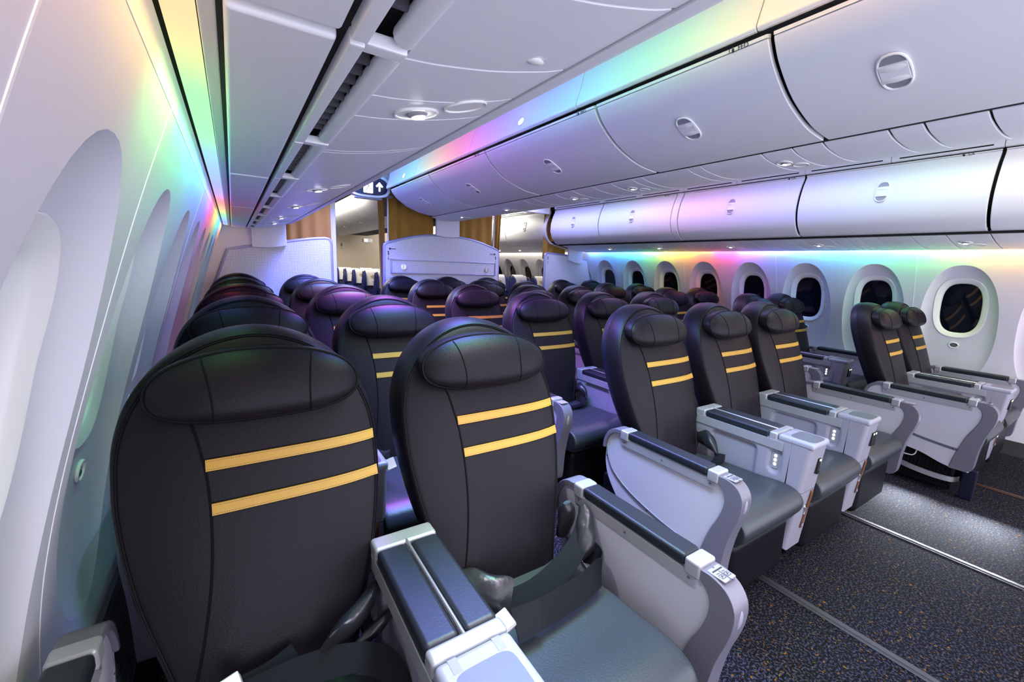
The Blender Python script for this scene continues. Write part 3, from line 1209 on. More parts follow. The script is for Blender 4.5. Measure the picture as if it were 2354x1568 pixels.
YC_ = YB + .09
curtain('gold curtain hanging between the left bins and the left bulkhead', [(.50, 1.86), (.56, 1.90), (.66, 2.02), (.80, 2.2), (1.03, 2.34)], [(.50, 1.50), (1.03, 1.56)], YC_, 4, .016)
curtain('narrow gathered gold curtain at the right side of the left aisle doorway', [(1.60, 2.19), (1.685, 2.18)], [(1.635, .75), (1.69, .75)], YC_, 4, .018)
curtain('wide gold curtain left of the hanger above the centre bulkhead', [(1.73, 2.30), (1.85, 2.22), (2.05, 2.15), (2.36, 2.10)], [(1.73, 1.58), (2.36, 1.70)], YC_, 4, .016)
curtain('gold curtain right of the hanger above the centre bulkhead', [(2.70, 2.08), (2.95, 2.14), (3.08, 2.2), (3.30, 2.3)], [(2.70, 1.66), (3.30, 1.56)], YC_, 4, .016)
curtain('narrow gathered gold curtain beside the right aisle doorway', [(3.33, 2.20), (3.46, 2.20)], [(3.31, 1.40), (3.42, 1.40)], YC_, 3, .018)
curtain('gold curtain hanging above the right bulkhead', [(4.27, 2.38), (4.36, 2.3), (4.50, 2.0), (4.6, 1.9), (4.74, 1.88)], [(4.27, 1.52), (4.74, 1.50)], YC_, 4, .016)
o = curtain('dark pleated curtain tape in the left aisle doorway', [(1.675, 2.18), (1.715, 2.18)], [(1.68, 1.95), (1.712, 1.95)], YC_ - .02, 4, .006, 'curtain2', 30)
for x, z0, z1, lab in ((1.722, 1.55, 2.20, 'thin white curtain pole at the left aisle doorway'), (3.315, 1.52, 2.20, 'thin white curtain pole at the right aisle doorway')):
    b = MB().tube([(x, YC_ - .03, z0), (x, YC_ - .03, z1)], .010, 10)
    tag(b.build('curtain_pole', 'trimw'), lab, 'pole')

# header above the left aisle with the exit sign
b = MB()
b.box((.62, YB - .02, 2.215), (1.74, YB + .04, 2.458), .01, 2)
hd = b.build('header_panel', 'white')
tag(hd, 'plain header panel with rounded edge above the left aisle doorway', 'panel')
b = MB().box((.80, YB - .03, 2.168), (1.76, YB + .03, 2.200), .006, 2)
b.build('curtain_rail', 'bluemetal', hd)
b = MB()
b.box((3.16, YB - .02, 2.215), (4.30, YB + .04, 2.458), .01, 2)
hd2 = b.build('header_panel', 'white')
tag(hd2, 'plain header panel above the right aisle doorway', 'panel')

ex = empty('exit_sign', (1.44, YB - .10, 2.27))
tag(ex, 'dark oval exit sign with white running figure and arrows over the left aisle', 'sign')
mt = frame((0, 0, 0), (1, 0, 0), (0, 0, 1))
ov = superoval(40, .262, .135, 3.0)
b = MB()
b.loft([[(p[0] * k, y_, p[1] * k) for p in superoval(40, .262, .135, 3.0)] for k, y_ in ((.97, -.028), (1, -.022), (1, .06), (.98, .075))])
b.build('sign_housing', 'white', ex)
b = MB()
b.loft([[(p[0], y_, p[1]) for p in superoval(40, .225, .108, 3.0)] for y_ in (-.027, -.031)])
b.build('sign_face', 'signbg', ex)
b = MB()
b.box((-.065, -.0335, -.085), (.045, -.0315, .085), .006, 1)
b.build('running_figure', 'sign', ex)
b = MB()
for a, c, r in (((-.030, .055), (-.030, .055), .012), ((-.024, .036), (-.004, -.002), .010), ((-.004, -.002), (.014, -.034), .007), ((.014, -.034), (.040, -.040), .007), ((-.004, -.002), (-.018, -.030), .007), ((-.018, -.030), (-.038, -.066), .007),
                ((-.018, .030), (.010, .016), .005), ((-.028, .032), (-.048, .010), .005)):
    if a == c:
        b.ellipsoid((a[0], -.034, a[1]), (r, .0015, r), 12, 6)
    else:
        b.tube([(a[0], -.034, a[1]), (c[0], -.034, c[1])], r * .55, 8)
b.build('figure_strokes', 'signbg', ex)
for xo in (.125, -.150):
    b = MB()
    b.box((xo - .010, -.0335, -.055), (xo + .010, -.0315, .03), .004, 1)
    b.prism([(xo - .044, .006), (xo, .054), (xo + .044, .006), (xo + .030, -.008), (xo, .024), (xo - .030, -.008)], -.0336, -.0314, axis=1)
    b.build('arrow', 'sign', ex)
b = MB().box((-.16, -.02, -.155), (.16, .05, -.128), .008, 2)
b.build('emergency_lamp', 'lgrey', ex)


# ------------------------------------------------------------------ premium seat
SL = .375


def outline(n_top=28, n_bot=16):
    pts = []
    A_, B_ = 2.2, 1.9
    for k in range(n_top * 2 + 1):
        t = math.pi * k / (n_top * 2)
        c, s = math.cos(t), math.sin(t)
        pts.append((.272 * math.copysign(abs(c) ** (2 / B_), c), .92 + .284 * abs(s) ** (2 / A_)))
    low = smooth_poly([(.92, .272), (.85, .271), (.75, .258), (.65, .236), (.55, .204), (.48, .182), (.42, .165), (.38, .15)], 3)
    left = [(-h, z) for z, h in low[1:]]
    right = [(h, z) for z, h in low[1:]][::-1]
    return pts + left + right


OUT = outline()
OC = (0.0, .84)
_oa = np.array([math.atan2(z - OC[1], x) for x, z in OUT])
_or = np.array([math.hypot(x, z - OC[1]) for x, z in OUT])
_ordr = np.argsort(_oa)
_oa, _or = _oa[_ordr], _or[_ordr]


def front_d(k):
    """depth of the front face at normalised radius k (0 centre, 1 rim), metres towards the back"""
    if k < .94:
        return -.004 + .022 * (k / .94) ** 3.5
    if k < .965:
        return .018 + .004 * math.sin((k - .94) / .025 * math.pi)
    return .018 + .026 * ((k - .965) / .035) ** 2


def kxz(x, z):
    a = math.atan2(z - OC[1], x)
    r = np.interp(a, _oa, _or, period=2 * math.pi)
    return math.hypot(x, z - OC[1]) / r


def yfront(x, z):
    return SL * (z - .934) + front_d(min(kxz(x, z), 1))


def back_ring(k, d):
    return [(OC[0] + (x - OC[0]) * k, SL * (OC[1] + (z - OC[1]) * k - .934) + d, OC[1] + (z - OC[1]) * k) for x, z in OUT]


def make_seat():
    root = empty('recliner_seat')
    b = MB()
    ks = [.02, .2, .4, .55, .68, .78, .86, .91, .938, .946, .9525, .959, .966, .978, .99, 1.0]
    rings = [back_ring(k, front_d(k)) for k in ks]
    rings += [back_ring(1.006, .062), back_ring(1.004, .09), back_ring(.995, .105)]
    b.loft(rings)
    b.build('backrest', 'leather', root, angle=60)
    b = MB()
    b.loft([back_ring(.985, .103), back_ring(.99, .125), back_ring(.95, .150), back_ring(.80, .158), back_ring(.4, .16), back_ring(.02, .16)])
    b.build('back_shell', 'shell', root, angle=50)
    # piping along the rim
    top = [(x, z) for x, z in OUT]
    b = MB()
    b.tube([(OC[0] + (x - OC[0]) * .9525, SL * (OC[1] + (z - OC[1]) * .9525 - .934) + front_d(.9525) - .0008, OC[1] + (z - OC[1]) * .9525) for x, z in top], .0030, 6, closed=True)
    b.build('piping', 'piping', root)
    # long curved seam on the left of the front
    seam = smooth_poly([(-.155, 1.045), (-.130, 1.010), (-.116, .955), (-.106, .89), (-.103, .80), (-.109, .70), (-.125, .60), (-.148, .50), (-.16, .44)], 5)
    b = MB()
    b.tube([(x, yfront(x, z) - .0002, z) for x, z in seam], .0028, 6)
    b.build('seam', 'seamd', root)
    sx = np.array([p[0] for p in seam][::-1]); sz = np.array([p[1] for p in seam][::-1])
    for z1, z0 in ((.934, .911), (.845, .822)):
        b = MB()
        n = 26
        xa = float(np.interp((z0 + z1) / 2, sz, sx)) + .002
        vs, uvs = [], []
        xe = .2600
        for i in range(n + 1):
            x = xa + (xe - xa) * i / n
            for z in (z1, z0):
                vs.append((x, yfront(x, z) - .0035, z))
            for z in (z0, z1):
                vs.append((x, yfront(x, z) + .002, z))
        fs = []
        for i in range(n):
            for k in range(4):
                a, c = i * 4 + k, i * 4 + (k + 1) % 4
                fs.append((a, c, c + 4, a + 4))
        fs.append((0, 1, 2, 3))
        fs.append((n * 4 + 3, n * 4 + 2, n * 4 + 1, n * 4))
        b.add(vs, fs)
        o = b.build('stripe', 'stripe', root)
        uv = o.data.uv_layers.new(name='UVMap')
        for lp in o.data.loops:
            co = o.data.vertices[lp.vertex_index].co
            uv.data[lp.index].uv = ((co.x - xa) / (xe - xa), (co.z - z0) / (z1 - z0))
        # thin dark seam line just above and below each stripe
        b = MB()
        for zz in (z1 + .0012, z0 - .0012):
            b.tube([(xa + (xe - .006 - xa) * i / 14, yfront(xa + (xe - .006 - xa) * i / 14, zz) - .0004, zz) for i in range(15)], .0014, 5)
        b.build('seam', 'seamd', root)
    # headrest pillow
    HC = 1.082
    HWX, HHZ = .218, .0775

    def hr_ring(k, d):
        pts = []
        for x, z in superoval(56, HWX * k, HHZ * k, 2.35):
            z2 = z + .012 * (1 - (x / HWX) ** 2) - .004
            pts.append((x + .010, SL * (HC + z2 - .934) + d, HC + z2))
        return pts
    b = MB()
    prof = [(.985, .012), (1.0, -.004), (1.0, -.018), (.985, -.030), (.955, -.038), (.90, -.047), (.80, -.056), (.66, -.0635), (.5, -.068), (.3, -.071), (.1, -.072), (.01, -.072)]
    b.loft([hr_ring(k, d) for k, d in prof])
    hr = b.build('headrest', 'leather', root, angle=60)
    b = MB()
    b.tube(hr_ring(.985, -.0315), .0034, 6, closed=True)
    b.build('piping', 'piping', hr)

    def hr_front(x, z):
        xx, zz = x - .010, z - HC - (.012 * (1 - ((x - .010) / HWX) ** 2) - .004)
        k = ((abs(xx) / HWX) ** 2.35 + (abs(zz) / HHZ) ** 2.35) ** (1 / 2.35)
        kk = [p[0] for p in prof[2:]][::-1]
        dd = [p[1] for p in prof[2:]][::-1]
        return SL * (z - .934) + float(np.interp(k, kk, dd))
    for x0, bow in ((-.088, -.016), (.108, .012)):
        b = MB()
        pts = []
        for k in range(17):
            q = -1 + 2 * k / 16
            z = HC + .004 + q * .066
            x = x0 + bow * (q * .5 + .4 * q * q)
            pts.append((x, hr_front(x, z) - .0001, z))
        b.tube(pts, .0020, 6)
        b.build('seam', 'seamd', hr)
    # cushion with a rounded front, leg rest, underframe
    prof_y = [(-.10, .462), (-.25, .452), (-.42, .452), (-.52, .462), (-.575, .462), (-.618, .446), (-.640, .416), (-.640, .384), (-.618, .350), (-.56, .332), (-.10, .330)]
    prof_y = smooth_poly(prof_y, 4)
    b = MB()
    rings = []
    for x, k in ((-.240, .90), (-.234, .965), (-.220, .99), (-.19, 1.0), (0, 1.012), (.19, 1.0), (.220, .99), (.234, .965), (.240, .90)):
        rings.append([(x * float(np.interp(-y, [.10, .24, .36], [.70, .92, 1.0])), -.36 + (y + .36) * (1 - (1 - k) * .4), .395 + (z - .395) * k) for y, z in prof_y])
    b.loft(rings)
    b.build('seat_cushion', 'leather2', root, angle=60)
    b = MB()
    b.box((-.228, -.598, .075), (.228, -.510, .330), .034, 4)
    lr = b.build('leg_rest', 'darkpad', root)
    b = MB()
    b.tube([(-.226, -.535, .332), (.226, -.535, .332)], .012, 8)
    b.build('hinge', 'base', lr)
    b = MB()
    b.box((-.22, -.50, .06), (.22, .12, .325), .015, 2)
    b.box((-.20, -.52, .0), (-.16, .16, .07), .006, 1)
    b.box((.16, -.52, .0), (.20, .16, .07), .006, 1)
    b.build('underframe', 'base', root)
    return root


side_word = {'A': 'in the left window column', 'C': 'in the second column from the left windows', 'D': 'in the left column of the centre block', 'E': 'in the middle column of the centre block',
             'F': 'in the right column of the centre block', 'H': 'beside the right aisle', 'K': 'in the right window column'}
row_word = ['front row, nearest the camera', 'second row', 'third row', 'fourth row', 'fifth row, before the bulkhead']
def DX(c, r):
    return (.012 if (r and c in 'AC') else 0) + (.04 if (r and c in 'HK') else 0)


proto = make_seat()
SEATS = {}
first = True
for c, (x, y) in COLS.items():
    for r in range(5):
        s = proto if first else copy_tree(proto)
        first = False
        s.location = (x + (.012 if (r and c in 'AC') else 0) + (.04 if (r and c in 'HK') else 0), y + PITCH * r, 0)
        s.name = 'recliner_seat'
        tag(s, 'dark leather seat with yellow stripes %s, %s' % (side_word[c], row_word[r].split(',')[0]), 'seat', 'premium recliner seats')
        SEATS[(c, r)] = s


# ------------------------------------------------------------------ aisle armrests
def make_armrest():
    root = empty('armrest')
    hw = .024
    pan = smooth_poly([(-.095, .642), (-.06, .634), (-.032, .610), (-.016, .575), (-.012, .53), (-.018, .46), (-.05, .39), (-.12, .315), (-.22, .265), (-.36, .240), (-.46, .205), (-.512, .192)], 3)
    pan += smooth_poly([(-.512, .200), (-.530, .30), (-.560, .42), (-.592, .50), (-.606, .56), (-.600, .60), (-.572, .635)], 3)
    b = MB()
    b.prism(pan, -hw, hw, axis=0, bev=.004, seg=2)
    b.build('side_panel', 'side', root, angle=30)
    stem = [(-.555, .648)] + smooth_poly([(-.560, .652), (-.600, .655), (-.640, .642), (-.664, .612), (-.670, .575), (-.662, .52), (-.640, .44), (-.625, .34), (-.620, .24), (-.612, .205), (-.590, .190)], 3) + [(-.512, .190)] + \
        smooth_poly([(-.512, .192), (-.530, .30), (-.560, .42), (-.592, .50), (-.606, .56), (-.600, .60), (-.572, .630)], 3)
    b = MB()
    b.prism(stem, -hw - .007, hw + .007, axis=0, bev=.010, seg=3)
    st = b.build('end_stem', 'mgrey', root, angle=35)
    b = MB()
    b.ellipsoid((0, -.658, .572), (.017, .0145, .036), 16, 10)
    b.build('finger_recess', 'lgrey', st)
    b = MB()
    b.box((-.024, -.634, .6535), (.024, -.585, .6575), .003, 1)
    b.build('release_plate', 'lgrey', st)
    # back cap: curved grey cover
    cap = smooth_poly([(-.100, .662), (-.060, .656), (-.022, .628), (-.002, .585), (.002, .545)], 4) + smooth_poly([(-.010, .545), (-.016, .578), (-.034, .612), (-.066, .636), (-.100, .642)], 4)
    b = MB()
    b.prism(cap, -hw - .010, hw + .010, axis=0, bev=.004, seg=2)
    b.build('back_cap', 'mgrey', root)
    for y0, y1 in ((-.145, -.100), (-.575, -.530)):
        b = MB()
        b.box((-.036, y0, .620), (.036, y1, .6660), .008, 3)
        b.build('pad_clip', 'satin', root)
    b = MB()
    b.box((-.034, -.530, .632), (.034, -.145, .6670), .010, 3)
    b.build('armrest_pad', 'pad', root)
    for s_ in (-1, 1):
        b = MB()
        b.box((s_ * .024 if s_ > 0 else -.030, -.560, .592), (.030 if s_ > 0 else -.024, -.105, .630), .003, 2)
        b.build('pad_rail', 'satin', root)
        # curved dark groove strip along the lower edge
        b = MB()
        gp = smooth_poly([(-.018, .545), (-.030, .500), (-.075, .440), (-.18, .385), (-.33, .345), (-.47, .325), (-.545, .318)], 6)
        x = s_ * (hw + .0008)
        rings = []
        for i, (y, z) in enumerate(gp):
            w = .009
            rings.append([(x - .001 * s_, y, z - w), (x - .001 * s_, y, z + w), (x + .0018 * s_, y, z + w * .8), (x + .0018 * s_, y, z - w * .8)])
        b.loft(rings)
        gr = b.build('groove_strip', 'dgrey', root)
        b = MB()
        for y, z in (gp[5], gp[22], gp[-4]):
            b.tube([(x, y, z), (x + .003 * s_, y, z)], .0045, 8)
        b.build('screw', 'ink', gr)
        b = MB()
        for y in (-.125, -.33, -.545):
            b.tube([(s_ * .029, y, .612), (s_ * .0315, y, .612)], .0042, 8)
        b.build('rail_screw', 'dgrey', root)
    return root


AR = make_armrest()
arm_x = {'A': (.019 - .305, 1.0934, 'between the left window seat and the wall'), 'C': (.639 + .322, 1.0934, 'on the aisle side of the second seat from the left windows'),
         'D': (1.801 - .330, 1.3566, 'on the left aisle side of the centre block'), 'F': (3.070 + .330, 1.3566, 'on the right aisle side of the centre block'),
         'H': (4.211 - .322, 1.111, 'on the aisle side of the right pair'), 'K': (4.826 + .305, 1.111, 'between the right window seat and the wall')}
first = True
ARMS = {}
for c, (x, y, lab) in arm_x.items():
    for r in range(3):
        a = AR if first else copy_tree(AR)
        first = False
        a.name = 'armrest'
        a.location = (x + DX(c, r), y + PITCH * r, 0)
        tag(a, 'white armrest %s, %s' % (lab, row_word[r].split(',')[0]), 'armrest', 'outer armrests')
        ARMS[(c, r)] = a
# printed recline buttons on the nearest aisle armrests
for key in (('C', 0), ('D', 0), ('H', 0)):
    a = ARMS[key]
    st = [q for q in a.children if q.name.startswith('end_stem')][0]
    b = MB()
    b.box((-.019, -.6000, .6574), (.019, -.5965, .6584))
    b.box((-.0008, -.640, .6574), (.0008, -.602, .6582))
    for xx in (-.012, .010):
        for lo, hi in (((xx - .007, -.6250), (xx + .008, -.6240)), ((xx - .007, -.6130), (xx + .008, -.6120)), ((xx - .007, -.6250), (xx - .006, -.6120)), ((xx + .007, -.6250), (xx + .008, -.6120))):
            b.box((lo[0], lo[1], .6574), (hi[0], hi[1], .6580))
        b.tube([(xx - .003, -.6225, .6579), (xx, -.6180, .6579), (xx + .004, -.6185, .6579)], .0010, 5)
        b.tube([(xx, -.6180, .6579), (xx + .002, -.6150, .6579)], .0012, 5)
    b.build('button_print', 'ink', st)
    for xx in (-.012, .010):
        text('button_word', 'PULL', .005, Matrix.Translation((xx, -.6075, .6577)) @ Matrix.Rotation(math.pi, 4, 'Z'), 'ink', st, .0002)
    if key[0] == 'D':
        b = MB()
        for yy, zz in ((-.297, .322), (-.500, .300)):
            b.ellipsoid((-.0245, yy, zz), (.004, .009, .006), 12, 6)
        b.build('glint_or_courtesy_light', 'glow', a)  # glowing dots stand for two bright glints on the panel, no lamps there
    b = MB().tube([(0, -.588, .6570), (0, -.588, .6582)], .0028, 10)
    b.build('pin', 'dgrey', st)


# ------------------------------------------------------------------ shared consoles between seats
def sdf_rr(y, z, cy, cz, hy, hz, r):
    qy, qz = abs(y - cy) - hy + r, abs(z - cz) - hz + r
    return math.hypot(max(qy, 0), max(qz, 0)) + min(max(qy, qz), 0) - r


def sstep(a, b_, x):
    t = min(max((x - a) / (b_ - a), 0), 1)
    return t * t * (3 - 2 * t)


def make_console(sockets):
    root = empty('seat_console')
    hx = .0775
    y0, y1, z0, z1 = -.552, -.085, .33, .645
    ny, nz = 70, 48

    def dep(y, z):
        d = .013 * (1 - sstep(-.014, .004, sdf_rr(y, z, -.29, .490, .120, .095, .03)))
        d += .009 * (1 - sstep(-.010, .003, sdf_rr(y, z, -.492, .540, .030, .062, .029)))
        return d
    b = MB()
    vs, fs = [], []
    for s_ in (-1, 1):
        for j in range(nz + 1):
            for i in range(ny + 1):
                y, z = y0 + (y1 - y0) * i / ny, z0 + (z1 - z0) * j / nz
                vs.append((s_ * (hx - dep(y, z)), y, z))
    w = ny + 1
    N = w * (nz + 1)
    for j in range(nz):
        for i in range(ny):
            a = j * w + i
            fs.append((a, a + 1, a + w + 1, a + w))
            fs.append((N + a, N + a + w, N + a + w + 1, N + a + 1))
    edge = [i for i in range(w)] + [j * w + ny for j in range(1, nz + 1)] + [nz * w + i for i in range(ny - 1, -1, -1)] + [j * w for j in range(nz - 1, 0, -1)]
    for k in range(len(edge)):
        a, c = edge[k], edge[(k + 1) % len(edge)]
        fs.append((a, c, N + c, N + a))
    b.add(vs, fs)
    b.build('console_body', 'lgrey', root, angle=40)
    # front column in three pieces with a slanted foot
    for k, (za, zb) in enumerate(((.432, .645), (.355, .429), (.135, .352))):
        b = MB()
        bm = bmesh.new()
        bmesh.ops.create_cube(bm, size=1)
        for v in bm.verts:
            v.co = Vector((v.co.x * 2 * hx, -.594 + v.co.y * .082, (za + zb) / 2 + v.co.z * (zb - za)))
            sl = (.645 - v.co.z) * .085
            v.co.y += sl * (1 if v.co.y < -.594 else .35)
            if k == 2 and v.co.z < .15:
                v.co.z += .045 if v.co.y > -.56 else 0
        ed = [e for e in bm.edges if abs(e.verts[0].co.z - e.verts[1].co.z) > .03 and max(e.verts[0].co.y, e.verts[1].co.y) < -.57]
        bmesh.ops.bevel(bm, geom=ed, offset=.022, segments=4, profile=.5, affect='EDGES')
        b.from_bm(bm)
        b.build('front_column', 'lgrey', root, angle=40)
    # top: back cap, two hinged pads with a rod, clip, flat top with tray
    b = MB()
    b.box((-.082, -.130, .630), (.082, -.075, .672), .009, 3)
    b.build('back_cap', 'satin', root)
    for s_ in (-1, 1):
        b = MB()
        b.box((.0055 if s_ > 0 else -.080, -.452, .628), (.080 if s_ > 0 else -.0055, -.131, .6725), .012, 4)
        b.build('armrest_pad', 'pad', root)
        b = MB()
        b.box((.079 if s_ > 0 else -.0835, -.520, .596), (.0835 if s_ > 0 else -.079, -.085, .640), .0025, 2)
        b.build('pad_rail', 'satin', root)
        # remote control niche: lit three-button plate
        b = MB()
        xx = s_ * (hx - .0085)
        b.box((min(xx, xx + s_ * .002), -.506, .505), (max(xx, xx + s_ * .002), -.478, .578), .003, 2)
        cp = b.build('control_plate', 'satin', root)
        b = MB()
        for zz in (.523, .543, .563):
            b.ellipsoid((xx + s_ * .0026, -.492, zz), (.0012, .0065, .0075), 12, 6)
        b.build('control_button', 'glow2', cp)
        b = MB()
        b.tube([(s_ * hx, -.44, .615), (s_ * (hx + .0008), -.44, .615)], .0032, 10)
        b.build('screw', 'ink', root)
        b = MB()
        b.box((.076 if s_ > 0 else -.080, -.118, .46), (.080 if s_ > 0 else -.076, -.088, .545), .010, 3)
        b.build('pivot_cover', 'lgrey', root)
    b = MB()
    b.tube([(0, -.460, .668), (0, -.120, .668)], .0045, 10)
    b.build('hinge_rod', 'metal', root)
    b = MB()
    b.box((-.0815, -.490, .630), (.0815, -.452, .6735), .009, 3)
    b.build('pad_clip', 'satin', root)
    b = MB()
    b.box((-.0800, -.640, .640), (.0800, -.490, .6725), .013, 4)
    tp = b.build('console_top', 'top_grey', root)
    b = MB()
    b.prism(superoval(28, .060, .052, 5, 0, -.580), .6700, .6732, axis=2)
    b.build('tray_inlay', 'mgrey', tp)
    for xx in (-.046, .046):
        b = MB()
        b.box((xx - .009, -.527, .6720), (xx + .009, -.495, .6730), .0005, 1)
        b.build('slot_cover', 'lgrey', tp)
    for k in range(sockets):
        b = MB()
        xx = .018 + k * .030
        b.box((xx - .012, -.6365, .515), (xx + .012, -.618, .590), .003, 2)
        so = b.build('power_socket', 'socket', root)
        b = MB()
        b.ellipsoid((xx, -.6368, .582), (.008, .0015, .005), 10, 6)
        b.build('status_light', 'green', so)
        b = MB()
        for zz in (.535, .556):
            b.tube([(xx, -.6363, zz), (xx, -.6372, zz)], .006, 10)
        b.build('socket_pin_hole', 'ink', so)
    # brown leather pull strap on the column
    b = MB()
    path = [(.035, -.606, .432), (.036, -.618, .420), (.033, -.617, .38), (.030, -.611, .33), (.026, -.607, .28), (.020, -.605, .235)]
    b.ribbon(smooth_poly(path, 4), (1, .0, .1), .022, .004)
    stp = b.build('pull_strap', 'strap', root)
    b = MB()
    b.box((.014, -.611, .240), (.028, -.607, .255), .001, 1)
    b.build('strap_tag', 'lgrey', stp)
    b = MB()
    b.tube(smooth_poly([(.010, -.608, .352), (.004, -.612, .345), (.012, -.614, .335), (.016, -.612, .320), (.013, -.610, .305)], 4), .0035, 6)
    b.build('strap_hook', 'metal', stp)
    return root


con1 = make_console(1)
con2 = make_console(2)
cons = [('A', 'C', con1, 'between the two left seats', .334), ('D', 'E', con1, 'between the left and middle seats of the centre block', 2.1255), ('E', 'F', con2, 'between the middle and right seats of the centre block', 2.760), ('H', 'K', con2, 'between the two right seats', 4.5185)]
used = set()
for a_, c_, pr, lab, x in cons:
    for r in range(3):
        if pr.name not in used:
            used.add(pr.name)
            k = pr
        else:
            k = copy_tree(pr)
        k.name = 'seat_console'
        k.location = (x + DX(a_, r), COLS[a_][1] + PITCH * r, 0)
        tag(k, 'grey padded console %s, %s' % (lab, row_word[r].split(',')[0]), 'console', 'shared consoles')


# ------------------------------------------------------------------ seat belts on the nearest seats (parts of their seats)
def belt_part(seat, name, mb, material, parent=None):
    o = mb.build(name, material, parent if parent else seat, angle=50)
    return o


def sleeve(path, widths, thick, dirs):
    """crumpled leather belt sleeve"""
    b = MB()
    k_ = smooth_poly([tuple(p) + (w, t) + tuple(d) for p, w, t, d in zip(path, widths, thick, dirs)], 4)
    path = [q[:3] for q in k_]
    widths = [max(q[3], .004) for q in k_]
    thick = [max(q[4], .004) for q in k_]
    dirs = [q[5:8] for q in k_]
    path = [Vector(p) for p in path]
    rings = []
    m = len(path)
    for i, p in enumerate(path):
        d = Vector(dirs[i]).normalized()
        t = (path[min(i + 1, m - 1)] - path[max(i - 1, 0)]).normalized()
        nrm = t.cross(d).normalized()
        ring = []
        for k in range(18):
            q = 2 * math.pi * k / 18
            wob = 1 + .09 * math.sin(2 * q + i * .45) + .06 * math.sin(3 * q - i * .8)
            ring.append(p + d * (math.cos(q) * widths[i] / 2 * wob) + nrm * (math.sin(q) * thick[i] / 2 * wob))
        rings.append(ring)
    b.loft(rings)
    return b


def spaced(p, n=5):
    return smooth_poly(p, n)


def buckle(parent, mtx):
    b = MB()
    b.box((-.026, -.024, -.007), (.026, .020, .007), .005, 3, mtx)
    bk = b.build('buckle', 'satin', parent)
    b = MB()
    b.box((-.023, -.020, .006), (.023, .024, .0105), .003, 2, mtx)
    b.build('buckle_flap', 'metal', parent)
    return bk


# second seat from the left, front row: broad webbing crossing the cushion
sC = SEATS[('C', 0)]
WD = (-.20, -.42, .80)
p = spaced([(-.105, -.262, .487), (-.05, -.272, .486), (.02, -.272, .490), (.085, -.262, .500), (.154, -.245, .518), (.212, -.222, .540), (.250, -.200, .575)], 6)
b = MB().ribbon(p, [(.12, .62, .48)] * 12 + [(-.05, .62, .48)] * (len(p) - 12), .070, .003)
belt_part(sC, 'belt_webbing', b, 'web')
p = spaced([(-.11, -.352, .505), (-.03, -.352, .502), (.05, -.346, .500), (.14, -.336, .500), (.215, -.315, .503), (.243, -.290, .505), (.247, -.255, .508), (.236, -.225, .505)], 6)
b = MB().ribbon(p, [(.10, .62, .45)] * 6 + [(.15, .50, .62)] * 18 + [(.30, .25, .9)] * (len(p) - 24), .070, .003)
belt_part(sC, 'belt_webbing', b, 'web')
bm_ = Matrix.Translation((-.135, -.338, .515)) @ Matrix.Rotation(R(15), 4, 'Z') @ Matrix.Rotation(R(25), 4, 'X')
buckle(sC, bm_)
b = sleeve([(-.20, -.125, .495), (-.165, -.165, .505), (-.13, -.205, .510), (-.095, -.240, .505), (-.062, -.262, .493)], [.05, .080, .092, .096, .088], [.03, .044, .044, .034, .014], [(.45, .45, .70)] * 5)
belt_part(sC, 'belt_sleeve', b, 'soft')
b = sleeve([(.238, -.118, .500), (.240, -.125, .55), (.238, -.130, .60), (.232, -.135, .625)], [.05, .056, .054, .03], [.034, .040, .040, .012], [(1, -.2, .1)] * 4)
belt_part(sC, 'belt_sleeve', b, 'soft')
b = sleeve([(.262, -.175, .628), (.260, -.190, .600), (.250, -.208, .570), (.236, -.226, .540), (.226, -.240, .512), (.222, -.245, .495)], [.025, .05, .068, .076, .066, .03], [.012, .034, .042, .040, .032, .012], [(-.75, .25, -.35)] * 6)
belt_part(sC, 'belt_sleeve', b, 'soft')

# window seat, front row
sA = SEATS[('A', 0)]
b = sleeve([(.222, -.135, .575), (.196, -.155, .562), (.160, -.175, .548), (.115, -.195, .533), (.075, -.212, .522)], [.035, .070, .088, .092, .090], [.03, .044, .044, .036, .014], [(.45, -.2, .85)] * 5)
belt_part(sA, 'belt_sleeve', b, 'soft')
b = sleeve([(.236, -.195, .540), (.215, -.205, .532), (.185, -.212, .522), (.150, -.222, .512)], [.025, .046, .040, .03], [.02, .028, .026, .016], [(.3, -.2, .9)] * 4)
belt_part(sA, 'belt_sleeve', b, 'soft')
p = spaced([(-.10, -.215, .500), (-.03, -.222, .508), (.05, -.228, .514), (.130, -.246, .516), (.185, -.280, .512), (.212, -.318, .500), (.222, -.350, .478), (.226, -.375, .440)], 6)
b = MB().ribbon(p, [(-.02, .62, .52)] * 20 + [(.35, .40, .5)] * (len(p) - 20), .060, .003)
belt_part(sA, 'belt_webbing', b, 'web')
p = spaced([(-.06, -.20, .512), (-.01, -.195, .515), (.035, -.180, .522)], 5)
b = MB().ribbon(p, [(-.3, .45, .5)] * len(p), .046, .003)
belt_part(sA, 'belt_webbing', b, 'web')
buckle(sA, Matrix.Translation((-.090, -.215, .530)) @ Matrix.Rotation(R(20), 4, 'Z') @ Matrix.Rotation(R(40), 4, 'X'))

# left seat of the centre block, front row
sD = SEATS[('D', 0)]
b = sleeve([(.225, -.12, .520), (.215, -.16, .535), (.20, -.20, .535), (.190, -.235, .520), (.185, -.255, .50)], [.05, .075, .080, .07, .04], [.03, .045, .05, .045, .02], [(.3, .3, .9)] * 5)
belt_part(sD, 'belt_sleeve', b, 'soft')
p = spaced([(.20, -.26, .49), (.15, -.285, .474), (.08, -.29, .470), (.02, -.285, .47)], 5)
b = MB().ribbon(p, [(.3, -.9, .1)] * len(p), .05, .0025)
belt_part(sD, 'belt_webbing', b, 'web')
